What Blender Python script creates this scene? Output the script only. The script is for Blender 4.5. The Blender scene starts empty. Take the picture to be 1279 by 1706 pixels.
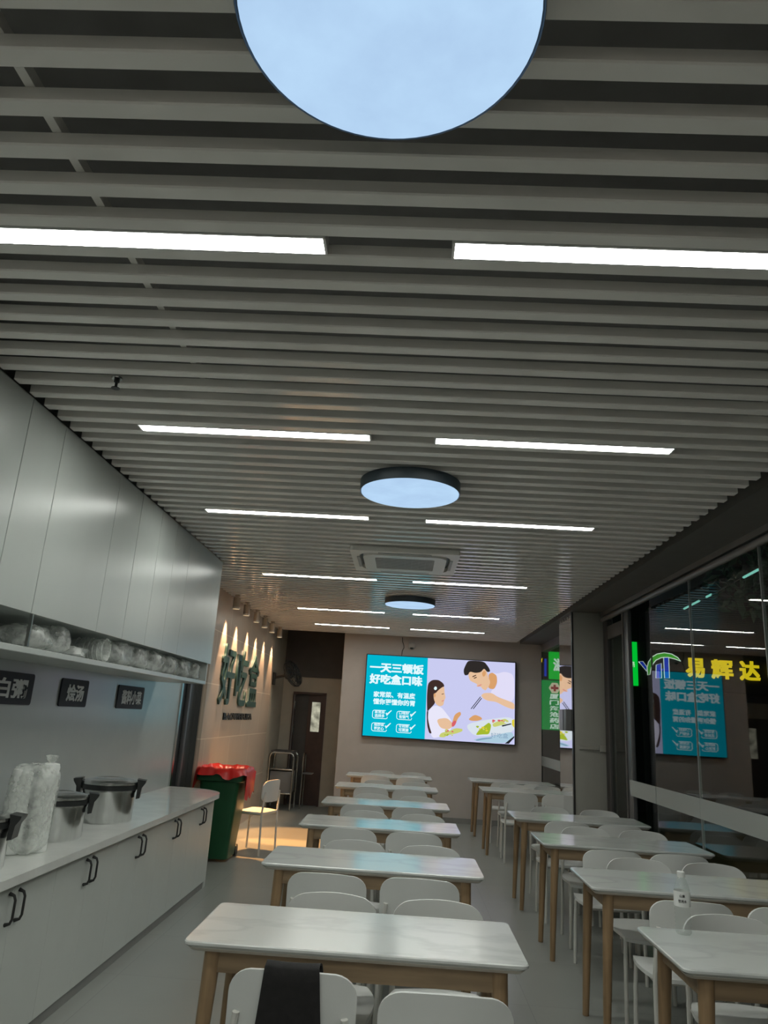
import bpy, bmesh, math, random
from mathutils import Vector, Matrix
random.seed(7)
S = bpy.context.scene
PI = math.pi

# ------------------------------------------------------------------ camera, world, exposure
EYE = 1.54
cam_d = bpy.data.cameras.new('camera')
cam = bpy.data.objects.new('camera', cam_d)
S.collection.objects.link(cam)
Rr = Vector((0.99797449, 0.02594032, 0.05808628))
Dn = Vector((0.04872445, 0.27536653, -0.96010375))
Fw = Vector((-0.04090042, 0.96098927, 0.27354484))
Rr.normalize(); Fw.normalize()
Up = -(Dn - Dn.dot(Fw) * Fw - Dn.dot(Rr) * Rr).normalized()
cam.matrix_world = Matrix(((Rr.x, Up.x, -Fw.x, 0), (Rr.y, Up.y, -Fw.y, 0), (Rr.z, Up.z, -Fw.z, EYE), (0, 0, 0, 1)))
cam_d.sensor_fit = 'HORIZONTAL'
cam_d.sensor_width = 36.0
cam_d.lens = 36.0 * 1204.0 / 1279.0
cam_d.clip_start = 0.02
cam_d.clip_end = 200
S.camera = cam
S.view_settings.view_transform = 'Standard'
S.view_settings.look = 'None'
S.view_settings.gamma = 1.0
S.view_settings.use_curve_mapping = False
S.view_settings.exposure = 0.0
LED_POWER = 34.0
DISC_POWER = 0.95
SPOT_POWER = 95.0
SCREEN = 0.95
w = bpy.data.worlds.new('night'); S.world = w
w.use_nodes = True
w.node_tree.nodes['Background'].inputs[0].default_value = (0.010, 0.014, 0.014, 1)
w.node_tree.nodes['Background'].inputs[1].default_value = 1.0

# ------------------------------------------------------------------ materials
def new_mat(name):
    m = bpy.data.materials.new(name); m.use_nodes = True
    nt = m.node_tree; nt.nodes.clear()
    out = nt.nodes.new('ShaderNodeOutputMaterial')
    return m, nt, out
def noise(nt, scale, detail=4, stretch=None, rough=0.55):
    tc = nt.nodes.new('ShaderNodeTexCoord')
    mp = nt.nodes.new('ShaderNodeMapping')
    if stretch: mp.inputs['Scale'].default_value = stretch
    n = nt.nodes.new('ShaderNodeTexNoise')
    n.inputs['Scale'].default_value = scale; n.inputs['Detail'].default_value = detail
    n.inputs['Roughness'].default_value = rough
    nt.links.new(tc.outputs['Object'], mp.inputs[0]); nt.links.new(mp.outputs[0], n.inputs['Vector'])
    return n
def ramp(nt, src, stops):
    r = nt.nodes.new('ShaderNodeValToRGB')
    while len(r.color_ramp.elements) < len(stops): r.color_ramp.elements.new(0.5)
    for e, (p, c) in zip(r.color_ramp.elements, stops):
        e.position = p; e.color = (*c, 1)
    nt.links.new(src, r.inputs[0]); return r
def pbr(name, col, rough=0.5, metal=0.0, var=0.08, scale=6, stretch=None, spec=0.5, bump=0.0, trans=0.0, alpha=1.0, coat=0.0, sss=None):
    m, nt, out = new_mat(name)
    b = nt.nodes.new('ShaderNodeBsdfPrincipled')
    b.inputs['Roughness'].default_value = rough; b.inputs['Metallic'].default_value = metal
    b.inputs['Specular IOR Level'].default_value = spec
    b.inputs['Transmission Weight'].default_value = trans; b.inputs['Alpha'].default_value = alpha
    b.inputs['Coat Weight'].default_value = coat; b.inputs['Coat Roughness'].default_value = 0.08
    n = noise(nt, scale, 4, stretch)
    r = ramp(nt, n.outputs['Fac'], [(0.3, tuple(c * (1 - var) for c in col)), (0.7, tuple(min(1, c * (1 + var)) for c in col))])
    nt.links.new(r.outputs[0], b.inputs['Base Color'])
    if bump:
        bp = nt.nodes.new('ShaderNodeBump'); bp.inputs['Strength'].default_value = bump; bp.inputs['Distance'].default_value = 0.01
        nt.links.new(n.outputs['Fac'], bp.inputs['Height']); nt.links.new(bp.outputs[0], b.inputs['Normal'])
    nt.links.new(b.outputs[0], out.inputs[0])
    return m
def emit(name, col, strength, var=0.0, scale=3):
    m, nt, out = new_mat(name)
    e = nt.nodes.new('ShaderNodeEmission'); e.inputs[1].default_value = strength
    if var:
        n = noise(nt, scale, 5)
        r = ramp(nt, n.outputs['Fac'], [(0.35, tuple(c * (1 - var) for c in col)), (0.7, tuple(min(1, c * (1 + var)) for c in col))])
        nt.links.new(r.outputs[0], e.inputs[0])
    else:
        e.inputs[0].default_value = (*col, 1)
    nt.links.new(e.outputs[0], out.inputs[0]); return m
def pane_glass(name, ior=1.75, tint=(0.86, 0.92, 0.9)):
    m, nt, out = new_mat(name)
    fr = nt.nodes.new('ShaderNodeFresnel'); fr.inputs['IOR'].default_value = ior
    ge = nt.nodes.new('ShaderNodeNewGeometry')
    inv = nt.nodes.new('ShaderNodeMath'); inv.operation = 'SUBTRACT'; inv.inputs[0].default_value = 1
    nt.links.new(ge.outputs['Backfacing'], inv.inputs[1])
    mul = nt.nodes.new('ShaderNodeMath'); mul.operation = 'MULTIPLY'
    nt.links.new(fr.outputs[0], mul.inputs[0]); nt.links.new(inv.outputs[0], mul.inputs[1])
    t = nt.nodes.new('ShaderNodeBsdfTransparent'); t.inputs[0].default_value = (*tint, 1)
    g = nt.nodes.new('ShaderNodeBsdfGlossy'); g.inputs['Roughness'].default_value = 0.02
    mx = nt.nodes.new('ShaderNodeMixShader')
    nt.links.new(mul.outputs[0], mx.inputs[0]); nt.links.new(t.outputs[0], mx.inputs[1]); nt.links.new(g.outputs[0], mx.inputs[2])
    nt.links.new(mx.outputs[0], out.inputs[0]); return m
def film(name, col, opac, rough=0.3, gloss=0.25, bump=0.0, scale=14):
    m, nt, out = new_mat(name)
    t = nt.nodes.new('ShaderNodeBsdfTransparent'); t.inputs[0].default_value = (0.95, 0.96, 0.95, 1)
    b = nt.nodes.new('ShaderNodeBsdfPrincipled'); b.inputs['Base Color'].default_value = (*col, 1)
    b.inputs['Roughness'].default_value = rough; b.inputs['Specular IOR Level'].default_value = gloss * 2
    mx = nt.nodes.new('ShaderNodeMixShader'); mx.inputs[0].default_value = opac
    if bump:
        n = noise(nt, scale, 3)
        bp = nt.nodes.new('ShaderNodeBump'); bp.inputs['Strength'].default_value = bump; bp.inputs['Distance'].default_value = 0.03
        nt.links.new(n.outputs['Fac'], bp.inputs['Height']); nt.links.new(bp.outputs[0], b.inputs['Normal'])
        mr = nt.nodes.new('ShaderNodeMapRange'); mr.inputs[1].default_value = 0.35; mr.inputs[2].default_value = 0.65
        mr.inputs[3].default_value = max(0, opac - 0.2); mr.inputs[4].default_value = min(1, opac + 0.25)
        nt.links.new(n.outputs['Fac'], mr.inputs[0]); nt.links.new(mr.outputs[0], mx.inputs[0])
    nt.links.new(t.outputs[0], mx.inputs[1]); nt.links.new(b.outputs[0], mx.inputs[2])
    nt.links.new(mx.outputs[0], out.inputs[0]); return m

def marble_mat():
    m, nt, out = new_mat('white_marble')
    b = nt.nodes.new('ShaderNodeBsdfPrincipled'); b.inputs['Roughness'].default_value = 0.16
    n = noise(nt, 1.5, 5, (1.0, 2.4, 1), 0.5)
    r = ramp(nt, n.outputs['Fac'], [(0.0, (0.57, 0.59, 0.57)), (0.46, (0.57, 0.59, 0.57)), (0.505, (0.51, 0.525, 0.51)), (0.56, (0.58, 0.60, 0.58))])
    nt.links.new(r.outputs[0], b.inputs['Base Color']); nt.links.new(b.outputs[0], out.inputs[0]); return m
def tile_mat(name, col, grout, size, rough, axes, off=0.0, var=0.12, gw=0.006):
    """grid of square-cut slabs with thin joints, in object coordinates"""
    m, nt, out = new_mat(name)
    b = nt.nodes.new('ShaderNodeBsdfPrincipled'); b.inputs['Roughness'].default_value = rough
    tc = nt.nodes.new('ShaderNodeTexCoord')
    sp = nt.nodes.new('ShaderNodeSeparateXYZ'); nt.links.new(tc.outputs['Object'], sp.inputs[0])
    cb = nt.nodes.new('ShaderNodeCombineXYZ')
    nt.links.new(sp.outputs[axes[0]], cb.inputs[0]); nt.links.new(sp.outputs[axes[1]], cb.inputs[1])
    br = nt.nodes.new('ShaderNodeTexBrick'); br.offset = off
    br.inputs['Scale'].default_value = 1.0
    br.inputs['Brick Width'].default_value = size[0]; br.inputs['Row Height'].default_value = size[1]
    br.inputs['Mortar Size'].default_value = gw; br.inputs['Mortar Smooth'].default_value = 0.1
    br.inputs['Color1'].default_value = (*[c * (1 - var * .5) for c in col], 1)
    br.inputs['Color2'].default_value = (*[c * (1 + var * .5) for c in col], 1)
    br.inputs['Mortar'].default_value = (*grout, 1)
    nt.links.new(cb.outputs[0], br.inputs[0])
    n = noise(nt, 1.6, 6)
    mx = nt.nodes.new('ShaderNodeMix'); mx.data_type = 'RGBA'; mx.blend_type = 'MULTIPLY'; mx.inputs[0].default_value = 1
    r = ramp(nt, n.outputs['Fac'], [(0.3, (1 - var,) * 3), (0.7, (1, 1, 1))])
    nt.links.new(br.outputs['Color'], mx.inputs[6]); nt.links.new(r.outputs[0], mx.inputs[7])
    nt.links.new(mx.outputs[2], b.inputs['Base Color']); nt.links.new(b.outputs[0], out.inputs[0]); return m

M = {}
M['slat'] = pbr('slat_paint', (0.87, 0.84, 0.80), 0.13, var=0.04, scale=3)
M['void'] = pbr('plenum_paint', (0.26, 0.25, 0.245), 0.9)
M['soffit'] = pbr('soffit_paint', (0.10, 0.095, 0.085), 0.6)
M['rail'] = pbr('rail_paint', (0.22, 0.21, 0.20), 0.45, metal=0.4)
M['led'] = emit('led_diffuser', (0.97, 1.0, 0.93), LED_POWER)
M['led_frame'] = pbr('led_frame', (0.75, 0.75, 0.74), 0.35, metal=0.3)
M['disc'] = emit('sky_disc', (0.49, 0.70, 0.97), DISC_POWER, 0.07, 5)
M['disc_side'] = pbr('disc_housing', (0.045, 0.065, 0.085), 0.4)
M['tvwall'] = pbr('screen_wall_paint', (0.47, 0.43, 0.40), 0.6, var=0.03)
M['farwall'] = pbr('corridor_paint', (0.42, 0.38, 0.31), 0.7, var=0.05)
M['dark'] = pbr('dark_paint', (0.065, 0.06, 0.057), 0.7)
M['cabinet'] = pbr('cabinet_laminate', (0.47, 0.50, 0.48), 0.28, var=0.03, scale=2, stretch=(1, 1, 0.1))
M['base'] = pbr('base_cabinet_laminate', (0.55, 0.575, 0.545), 0.35, var=0.02)
M['gap'] = pbr('plinth', (0.25, 0.25, 0.24), 0.6)
M['counter'] = pbr('countertop_stone', (0.68, 0.69, 0.66), 0.05, var=0.06, scale=5)
M['splash'] = pbr('backsplash_panel', (0.42, 0.45, 0.44), 0.22, var=0.02)
M['black'] = pbr('black_plastic', (0.018, 0.02, 0.02), 0.4)
M['blackm'] = pbr('black_metal', (0.02, 0.02, 0.02), 0.35)
M['signblack'] = pbr('sign_black', (0.02, 0.021, 0.03), 0.6)
M['white_ink'] = pbr('white_lettering', (0.80, 0.80, 0.80), 0.5, var=0.02)
M['steel'] = pbr('stainless_steel', (0.55, 0.56, 0.55), 0.22, metal=1.0, var=0.1, scale=20, stretch=(1, 1, 0.06))
M['mirror'] = pbr('polished_cladding', (0.80, 0.80, 0.80), 0.03, metal=1.0, var=0.02)
M['pillar'] = pbr('pillar_cladding', (0.36, 0.35, 0.31), 0.35, var=0.06, scale=2)
M['chair'] = pbr('chair_plastic', (0.66, 0.67, 0.65), 0.38, var=0.02)
M['chair_leg'] = pbr('chair_tube', (0.62, 0.61, 0.57), 0.35, var=0.02)
M['wood'] = pbr('beech_wood', (0.30, 0.195, 0.105), 0.45, var=0.28, scale=5, stretch=(6, 6, 0.5))
M['apron'] = pbr('beech_apron', (0.29, 0.20, 0.118), 0.45, var=0.2, scale=5, stretch=(0.5, 6, 6))
M['marble'] = marble_mat()
M['tabedge'] = pbr('table_edge', (0.50, 0.46, 0.40), 0.4, var=0.04)
M['green'] = pbr('bin_green', (0.012, 0.085, 0.032), 0.4, var=0.1)
M['red'] = pbr('red_plastic_bag', (0.62, 0.02, 0.015), 0.3, var=0.15, scale=8)
M['tile'] = tile_mat('wall_stone_tile', (0.54, 0.44, 0.35), (0.80, 0.70, 0.57), (1.2, 0.6), 0.3, (1, 2), 0.5)
M['floor'] = tile_mat('floor_tile', (0.26, 0.27, 0.25), (0.21, 0.22, 0.205), (0.8, 0.8), 0.3, (0, 1), 0.0, 0.08, 0.003)
M['letter'] = pbr('dark_green_letter', (0.03, 0.075, 0.065), 0.4)
M['letter_black'] = pbr('dark_letter', (0.02, 0.018, 0.016), 0.5)
M['brown'] = pbr('door_brown', (0.055, 0.028, 0.022), 0.4, var=0.2)
M['frame'] = pbr('door_frame_grey', (0.16, 0.16, 0.165), 0.4, metal=0.5)
M['litpane'] = emit('lit_door_pane', (0.50, 0.49, 0.37), 0.75, 0.55, 9)
M['glass'] = pane_glass('window_glass')
M['frost'] = film('frosted_band', (0.46, 0.48, 0.46), 0.55, 0.6)
M['bag'] = film('clear_plastic_bag', (0.86, 0.88, 0.85), 0.36, 0.2, 0.5, 0.35, 16)
M['cups'] = film('bagged_paper_cups', (0.88, 0.90, 0.87), 0.92, 0.4, 0.3)
M['water'] = film('bottle_plastic', (0.75, 0.78, 0.77), 0.12, 0.06, 1.0)
M['cap'] = pbr('white_cap', (0.75, 0.76, 0.74), 0.4)
M['cloth'] = pbr('black_fabric', (0.013, 0.012, 0.012), 0.9, var=0.2, bump=0.2, scale=40)
M['acwhite'] = pbr('air_conditioner_plastic', (0.85, 0.83, 0.78), 0.4, var=0.02)
M['acgrille'] = pbr('air_conditioner_grille', (0.42, 0.41, 0.40), 0.5)
M['lamp_body'] = pbr('spotlight_body', (0.50, 0.42, 0.33), 0.4)
M['lamp_glow'] = emit('spotlight_lens', (1.0, 0.78, 0.5), 3.0)
M['ring'] = pbr('spotlight_ring', (0.75, 0.72, 0.65), 0.3)
M['asphalt'] = pbr('asphalt', (0.03, 0.03, 0.03), 0.5)
M['facade'] = pbr('street_facade', (0.035, 0.04, 0.038), 0.7)
M['leaf'] = pbr('dark_leaves', (0.07, 0.15, 0.09), 0.5, var=0.5, scale=12)
M['bark'] = pbr('bark', (0.05, 0.04, 0.03), 0.8)
M['grey'] = pbr('grey_plastic', (0.17, 0.17, 0.17), 0.45)
M['joint'] = pbr('silicone_joint', (0.26, 0.27, 0.26), 0.4)
M['camwhite'] = pbr('camera_shell', (0.42, 0.40, 0.37), 0.4)
# screen and sign inks (all lit)
def ink(name, r, g, b, k=SCREEN):
    f = lambda v: ((v / 255) / 12.92) if v / 255 < 0.04045 else (((v / 255) + 0.055) / 1.055) ** 2.4
    M[name] = emit(name, (f(r), f(g), f(b)), k)
ink('s_teal', 0, 186, 212); ink('s_white', 226, 250, 255, 1.0); ink('s_photo', 206, 208, 246); ink('s_hair', 66, 48, 44); ink('s_manhair', 48, 44, 42)
ink('s_skin', 236, 196, 160); ink('s_skin2', 222, 164, 110); ink('s_shirt', 238, 236, 255); ink('s_shirt2', 230, 226, 252)
ink('s_pink', 220, 100, 110); ink('s_black', 38, 40, 46); ink('s_plate', 222, 232, 240); ink('s_green', 168, 190, 50)
ink('s_lime', 205, 212, 120); ink('s_bowl', 176, 208, 226); ink('s_yellow', 226, 210, 60); ink('s_cheek', 226, 150, 140); ink('s_mark', 130, 160, 190)
ink('g_green', 0, 190, 50); ink('g_green2', 0, 145, 62); ink('g_yellow', 240, 205, 30); ink('g_blue', 30, 60, 190); ink('g_lgreen', 70, 165, 50)
ink('g_white', 225, 240, 225); ink('g_red', 150, 60, 60); ink('g_cream', 215, 200, 170); ink('g_tube', 140, 215, 200)

# ------------------------------------------------------------------ mesh helper
class MB:
    def __init__(s): s.v = []; s.f = []; s.m = []; s.cur = 0
    def add(s, vs, fs):
        o = len(s.v); s.v += [tuple(p) for p in vs]
        for f in fs: s.f.append([i + o for i in f]); s.m.append(s.cur)
        return s
    def box(s, x0, x1, y0, y1, z0, z1, bev=0.0, seg=2):
        if bev:
            bm = bmesh.new(); bmesh.ops.create_cube(bm, size=1)
            for v in bm.verts:
                v.co = Vector(((x0 + x1) / 2 + v.co.x * (x1 - x0), (y0 + y1) / 2 + v.co.y * (y1 - y0), (z0 + z1) / 2 + v.co.z * (z1 - z0)))
            bmesh.ops.bevel(bm, geom=list(bm.edges), offset=bev, segments=seg, profile=0.5, affect='EDGES')
            bm.verts.index_update()
            s.add([v.co.copy() for v in bm.verts], [[v.index for v in f.verts] for f in bm.faces]); bm.free()
        else:
            s.add([(x0, y0, z0), (x1, y0, z0), (x1, y1, z0), (x0, y1, z0), (x0, y0, z1), (x1, y0, z1), (x1, y1, z1), (x0, y1, z1)],
                  [(3, 2, 1, 0), (4, 5, 6, 7), (0, 1, 5, 4), (1, 2, 6, 5), (2, 3, 7, 6), (3, 0, 4, 7)])
        return s
    def prism(s, poly, fn, a0, a1):
        """poly: 2D points; fn(p, a) -> 3D"""
        n = len(poly)
        area = sum(poly[i][0] * poly[(i + 1) % n][1] - poly[(i + 1) % n][0] * poly[i][1] for i in range(n))
        if area < 0: poly = poly[::-1]
        vs = [fn(p, a0) for p in poly] + [fn(p, a1) for p in poly]
        fs = [list(range(n))[::-1], list(range(n, 2 * n))] + [[i, (i + 1) % n, n + (i + 1) % n, n + i] for i in range(n)]
        return s.add(vs, fs)
    def tube(s, pts, r, n=10, cap=True, closed=False):
        pts = [Vector(p) for p in pts]; rs = r if isinstance(r, (list, tuple)) else [r] * len(pts)
        vs = []; N = len(pts); ref = None
        for i, p in enumerate(pts):
            if closed: t = (pts[(i + 1) % N] - pts[i - 1]).normalized()
            else: t = (pts[min(i + 1, N - 1)] - pts[max(i - 1, 0)]).normalized()
            if ref is None:
                ref = Vector((0, 0, 1)) if abs(t.z) < 0.9 else Vector((1, 0, 0))
            a = t.cross(ref).normalized(); b = t.cross(a).normalized(); ref = a.cross(t) * 1.0
            ref = b if ref.length < 1e-6 else ref
            for k in range(n):
                an = 2 * PI * k / n
                vs.append(p + (a * math.cos(an) + b * math.sin(an)) * rs[i])
        fs = []
        rng = N if closed else N - 1
        for i in range(rng):
            j = (i + 1) % N
            for k in range(n):
                fs.append([i * n + k, i * n + (k + 1) % n, j * n + (k + 1) % n, j * n + k])
        if cap and not closed:
            fs.append(list(range(n))[::-1]); fs.append([(N - 1) * n + k for k in range(n)])
        return s.add(vs, fs)
    def lathe(s, prof, c=(0, 0, 0), n=32, sx=1, sy=1, cap=True):
        vs = []
        for r, z in prof:
            for k in range(n):
                a = 2 * PI * k / n
                vs.append((c[0] + r * math.cos(a) * sx, c[1] + r * math.sin(a) * sy, c[2] + z))
        fs = []
        for i in range(len(prof) - 1):
            for k in range(n):
                fs.append([i * n + k, i * n + (k + 1) % n, (i + 1) * n + (k + 1) % n, (i + 1) * n + k])
        if cap:
            fs.append(list(range(n))[::-1]); fs.append([(len(prof) - 1) * n + k for k in range(n)])
        return s.add(vs, fs)
    def build(s, name, mat, parent=None, origin=(0, 0, 0), smooth=35, kind=None, normals=True):
        me = bpy.data.meshes.new(name)
        o = Vector(origin)
        me.from_pydata([tuple(Vector(p) - o) for p in s.v], [], s.f)
        if normals:
            bm = bmesh.new(); bm.from_mesh(me); bmesh.ops.recalc_face_normals(bm, faces=bm.faces); bm.to_mesh(me); bm.free()
        mats = mat if isinstance(mat, (list, tuple)) else [mat]
        for mm in mats: me.materials.append(mm)
        for p, k in zip(me.polygons, s.m): p.material_index = min(k, len(mats) - 1)
        if smooth:
            me.shade_smooth()
            try: me.set_sharp_from_angle(angle=math.radians(smooth))
            except Exception: pass
        ob = bpy.data.objects.new(name, me); S.collection.objects.link(ob)
        if parent: ob.parent = parent
        else: ob.location = o
        if kind: ob['kind'] = kind
        return ob
def tag(o, label, cat, group=None):
    o['label'] = label; o['category'] = cat
    if group: o['group'] = group
    return o
def thing(name, loc, label, cat, group=None, rz=0):
    o = bpy.data.objects.new(name, None); S.collection.objects.link(o)
    o.empty_display_size = 0.1
    o.location = loc; o.rotation_euler = (0, 0, rz)
    return tag(o, label, cat, group)
def struct(mb, name, mat, **k): return mb.build(name, mat, kind='structure', **k)
def children(o): return [c for c in bpy.data.objects if c.parent == o]
def copy_tree(o, parent=None):
    c = o.copy(); S.collection.objects.link(c)
    if parent: c.parent = parent
    for ch in children(o): copy_tree(ch, c)
    return c
def bx(*a, **k): return MB().box(*a, **k)
def rrect(w, h, r, n=6, cx=0, cy=0):
    pts = []
    for sx, sy, a0 in ((1, -1, -90), (1, 1, 0), (-1, 1, 90), (-1, -1, 180)):
        for i in range(n + 1):
            a = math.radians(a0 + 90 * i / n)
            pts.append((cx + sx * (w / 2 - r) + r * math.cos(a), cy + sy * (h / 2 - r) + r * math.sin(a)))
    return pts
def text_mesh(body, w, h, ctr, ax, ay, name, mat, parent=None, origin=(0, 0, 0), bold=0.0, depth=0.004, shear=0):
    """lettering fitted to w x h, centred on ctr, running along ax with ay up"""
    cu = bpy.data.curves.new('tmp', 'FONT'); cu.body = body; cu.size = 1.0; cu.offset = min(bold, .012); cu.resolution_u = 3
    cu.extrude = 0.02; cu.space_character = 1.0; cu.shear = shear
    tmp = bpy.data.objects.new('tmp', cu); S.collection.objects.link(tmp)
    bpy.context.view_layer.update()
    me = bpy.data.meshes.new_from_object(tmp.evaluated_get(bpy.context.evaluated_depsgraph_get()))
    bpy.data.objects.remove(tmp); bpy.data.curves.remove(cu)
    if not len(me.vertices): return None
    if bold > .012:
        bm = bmesh.new()
        for dx in (-bold, 0, bold):
            for dy in (-bold * .8, 0, bold * .8):
                k0 = len(bm.verts); bm.from_mesh(me); bm.verts.ensure_lookup_table()
                for v in bm.verts[k0:]: v.co.x += dx; v.co.y += dy; v.co.z += (dx * 3 + dy) * .002
        bm.to_mesh(me); bm.free()
    xs = [v.co.x for v in me.vertices]; ys = [v.co.y for v in me.vertices]
    x0, x1, y0, y1 = min(xs), max(xs), min(ys), max(ys)
    ax = Vector(ax); ay = Vector(ay); az = ax.cross(ay); ctr = Vector(ctr); o = Vector(origin)
    for v in me.vertices:
        a = ((v.co.x - x0) / max(1e-6, x1 - x0) - .5) * w; b = ((v.co.y - y0) / max(1e-6, y1 - y0) - .5) * h
        v.co = ctr + ax * a + ay * b + az * ((v.co.z + 0.02) / 0.04 * depth) - o
    me.name = name; me.materials.clear(); me.materials.append(mat)
    ob = bpy.data.objects.new(name, me); S.collection.objects.link(ob)
    if parent: ob.parent = parent
    else: ob.location = o
    return ob

# ------------------------------------------------------------------ the room shell
CEIL = 2.878          # underside of the slats
YB = 12.40            # screen wall
XL, XR = -2.25, 2.31
struct(bx(-3.2, XR, -1.6, 17.0, -0.08, 0.0), 'floor', M['floor'])
struct(bx(XR, 16, -3, 24, -0.12, -0.04), 'floor_street', M['asphalt'])
struct(bx(-2.45, 2.6, -1.6, YB + 0.2, 3.22, 3.32), 'ceiling', M['void'])
struct(bx(-2.45, XL, -1.6, 7.42, 0, 3.22), 'wall_left', M['splash'])
struct(bx(-2.45, -2.35, 7.42, 8.22, 0, 3.22), 'wall_left_recess', M['dark'])
struct(bx(-2.45, -2.20, 8.22, 12.15, 0, 3.22), 'wall_left_tile', M['tile'])
struct(bx(-2.45, -2.20, 12.15, 13.42, 0, 3.22), 'wall_left_corridor', M['farwall'])
struct(bx(-1.06, 2.26, YB, YB + 0.16, 0, 3.22), 'wall_back', M['tvwall'])
struct(bx(-1.08, 2.24, YB - 0.012, YB, 0, 0.08), 'baseboard_back', M['gap'])
struct(bx(-2.45, 2.6, -1.7, -1.6, 0, 3.22), 'wall_front_bounce', M['tvwall'])  # unseen wall behind the camera, added to close the room and bounce light
# corridor end wall with its doorway
wf = MB()
wf.box(-2.2, -2.0, 13.4, 13.5, 0, 2.17).box(-1.40, -0.6, 13.4, 13.5, 0, 2.17).box(-2.0, -1.40, 13.4, 13.5, 1.905, 2.17)
struct(wf, 'wall_corridor', M['farwall'])
struct(bx(-2.2, -0.6, 13.36, 13.5, 2.17, 3.22), 'wall_corridor_upper', M['dark'])
struct(bx(-2.45, -0.6, YB + 0.2, 13.5, 3.1, 3.2), 'ceiling_corridor', M['dark'])
struct(bx(-1.08, -0.6, YB + 0.16, 13.4, 0, 3.1), 'wall_corridor_right', M['farwall'])
# slatted ceiling
P = 0.138
G0 = 1.845            # centre of the gap that carries the nearest linear lights
sl = MB()
k = -24
while True:
    yc = G0 + P / 2 + P * k
    if yc > YB - 0.03: break
    x0 = -1.787 if yc < 6.78 else -2.195
    sl.box(x0, 1.83, yc - 0.026, yc + 0.026, CEIL, CEIL + 0.042, 0.004, 1)
    k += 1
struct(sl, 'ceiling_slats', M['slat'])
cr = MB()
for x in (-0.95, 1.5):
    cr.box(x - 0.012, x + 0.012, -1.4, YB - 0.01, CEIL + 0.042, CEIL + 0.075)
struct(cr, 'trim_ceiling_carrier', M['slat'])
struct(bx(1.90, 2.42, -1.6, YB, CEIL - 0.005, CEIL + 0.09), 'ceiling_soffit', M['soffit'])
rl = MB(); rl.box(2.25, 2.37, -1.6, 8.6, CEIL - 0.05, CEIL - 0.005); rl.tube([(2.275, -1.6, CEIL - 0.085), (2.275, 8.58, CEIL - 0.085)], 0.028, 12)
rl.box(2.26, 2.36, 9.34, YB, CEIL - 0.12, CEIL - 0.005)
struct(rl, 'trim_head_rail', M['rail'])
struct(bx(2.235, 2.36, -1.6, YB, 0, 0.07), 'trim_sill', M['rail'])

# window panes with their frosted bands
n = 0
for y0, y1 in ((-0.15, 1.06), (1.06, 2.27), (2.27, 3.48), (3.48, 4.69), (4.69, 5.90), (5.90, 6.89), (9.36, 10.9), (10.9, YB)):
    n += 1
    top = CEIL - 0.1 if y1 < 8 else CEIL - 0.12
    wn = bx(2.268, 2.280, y0 + 0.004, y1 - 0.004, 0.07, top).build('window_%d' % n, M['glass'], origin=(2.274, (y0 + y1) / 2, 0.07), smooth=0, kind='structure')
    bx(2.261, 2.2675, y0 + 0.004, y1 - 0.004, 0.95, 1.095).build('frosted_band', M['frost'], wn, origin=(2.274, (y0 + y1) / 2, 0.07), smooth=0)
    if y0 > 0 and y0 < 7:
        struct(bx(2.262, 2.283, y0 - 0.0025, y0 + 0.0025, 0.07, top), 'trim_%d' % n, M['joint'], smooth=0)
d2 = MB()
d2.box(2.28, 2.34, 7.80, 7.85, 0.0, CEIL - 0.1, 0.004).box(2.28, 2.34, 8.42, 8.58, 0.0, CEIL - 0.1, 0.004)
d2.box(2.285, 2.335, 7.85, 8.42, 2.55, 2.70, 0.004).box(2.285, 2.335, 7.85, 8.42, 0.0, 0.1, 0.004)
dr = struct(d2, 'door_2', M['dark'])
bx(2.29, 2.33, 7.66, 7.80, 0.02, CEIL - .1, 0.004).build('stile', M['frame'], dr)
ds = MB(); ds.box(2.268, 2.280, 6.892, 6.899, 0.02, 2.70).build('edge_post', M['dark'], dr)
pv = Matrix.Translation((2.285, 6.905, 0)) @ Matrix.Rotation(math.radians(-9), 4, 'Z')
aj = bx(-.005, .005, 0, .74, .1, 2.70); aj.v = [tuple(pv @ Vector(p)) for p in aj.v]; aj.build('ajar_pane', M['glass'], dr, smooth=0)
bx(2.261, 2.2675, 6.905, 7.655, .95, 1.095).build('frosted_band', M['frost'], dr, smooth=0)
bx(2.305, 2.315, 7.85, 8.42, 0.1, 2.55).build('glass_pane', M['glass'], dr, smooth=0)

# pillar with polished side
pl = struct(bx(1.935, 2.40, 8.60, 9.34, 0, CEIL - 0.005, 0.006), 'pillar', M['pillar'])
bx(1.926, 1.935, 8.645, 9.335, 0.02, CEIL - 0.02).build('polished_side', M['mirror'], pl, smooth=0)
bx(1.92, 1.937, 8.595, 8.645, 0.0, CEIL - 0.01).build('corner_trim', M['blackm'], pl)
t = thing('access_control_box', (1.926, 8.95, 1.53), 'grey metal access box fixed on polished side of the pillar', 'control box')
bx(1.862, 1.926, 8.70, 9.05, 1.52, 1.76, 0.006).build('housing', M['grey'], t, origin=t.location)
bx(1.86, 1.926, 9.05, 9.09, 1.53, 1.75, 0.004).build('light_edge', M['cap'], t, origin=t.location)
bx(1.856, 1.863, 8.82, 8.845, 1.525, 1.755).build('door_seam', M['black'], t, origin=t.location)
t = thing('wall_bar', (2.12, 8.6, 1.35), 'dull grey horizontal bar on front of pillar', 'bar')
MB().box(1.99, 2.27, 8.570, 8.582, 1.33, 1.365, 0.004).build('bar', M['pillar'], t, origin=t.location)
MB().box(2.21, 2.28, 8.565, 8.60, 1.315, 1.385, 0.006).build('end_plate', M['pillar'], t, origin=t.location)
MB().box(1.985, 2.02, 8.575, 8.60, 1.325, 1.37, 0.004).build('end_plate', M['pillar'], t, origin=t.location)

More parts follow.
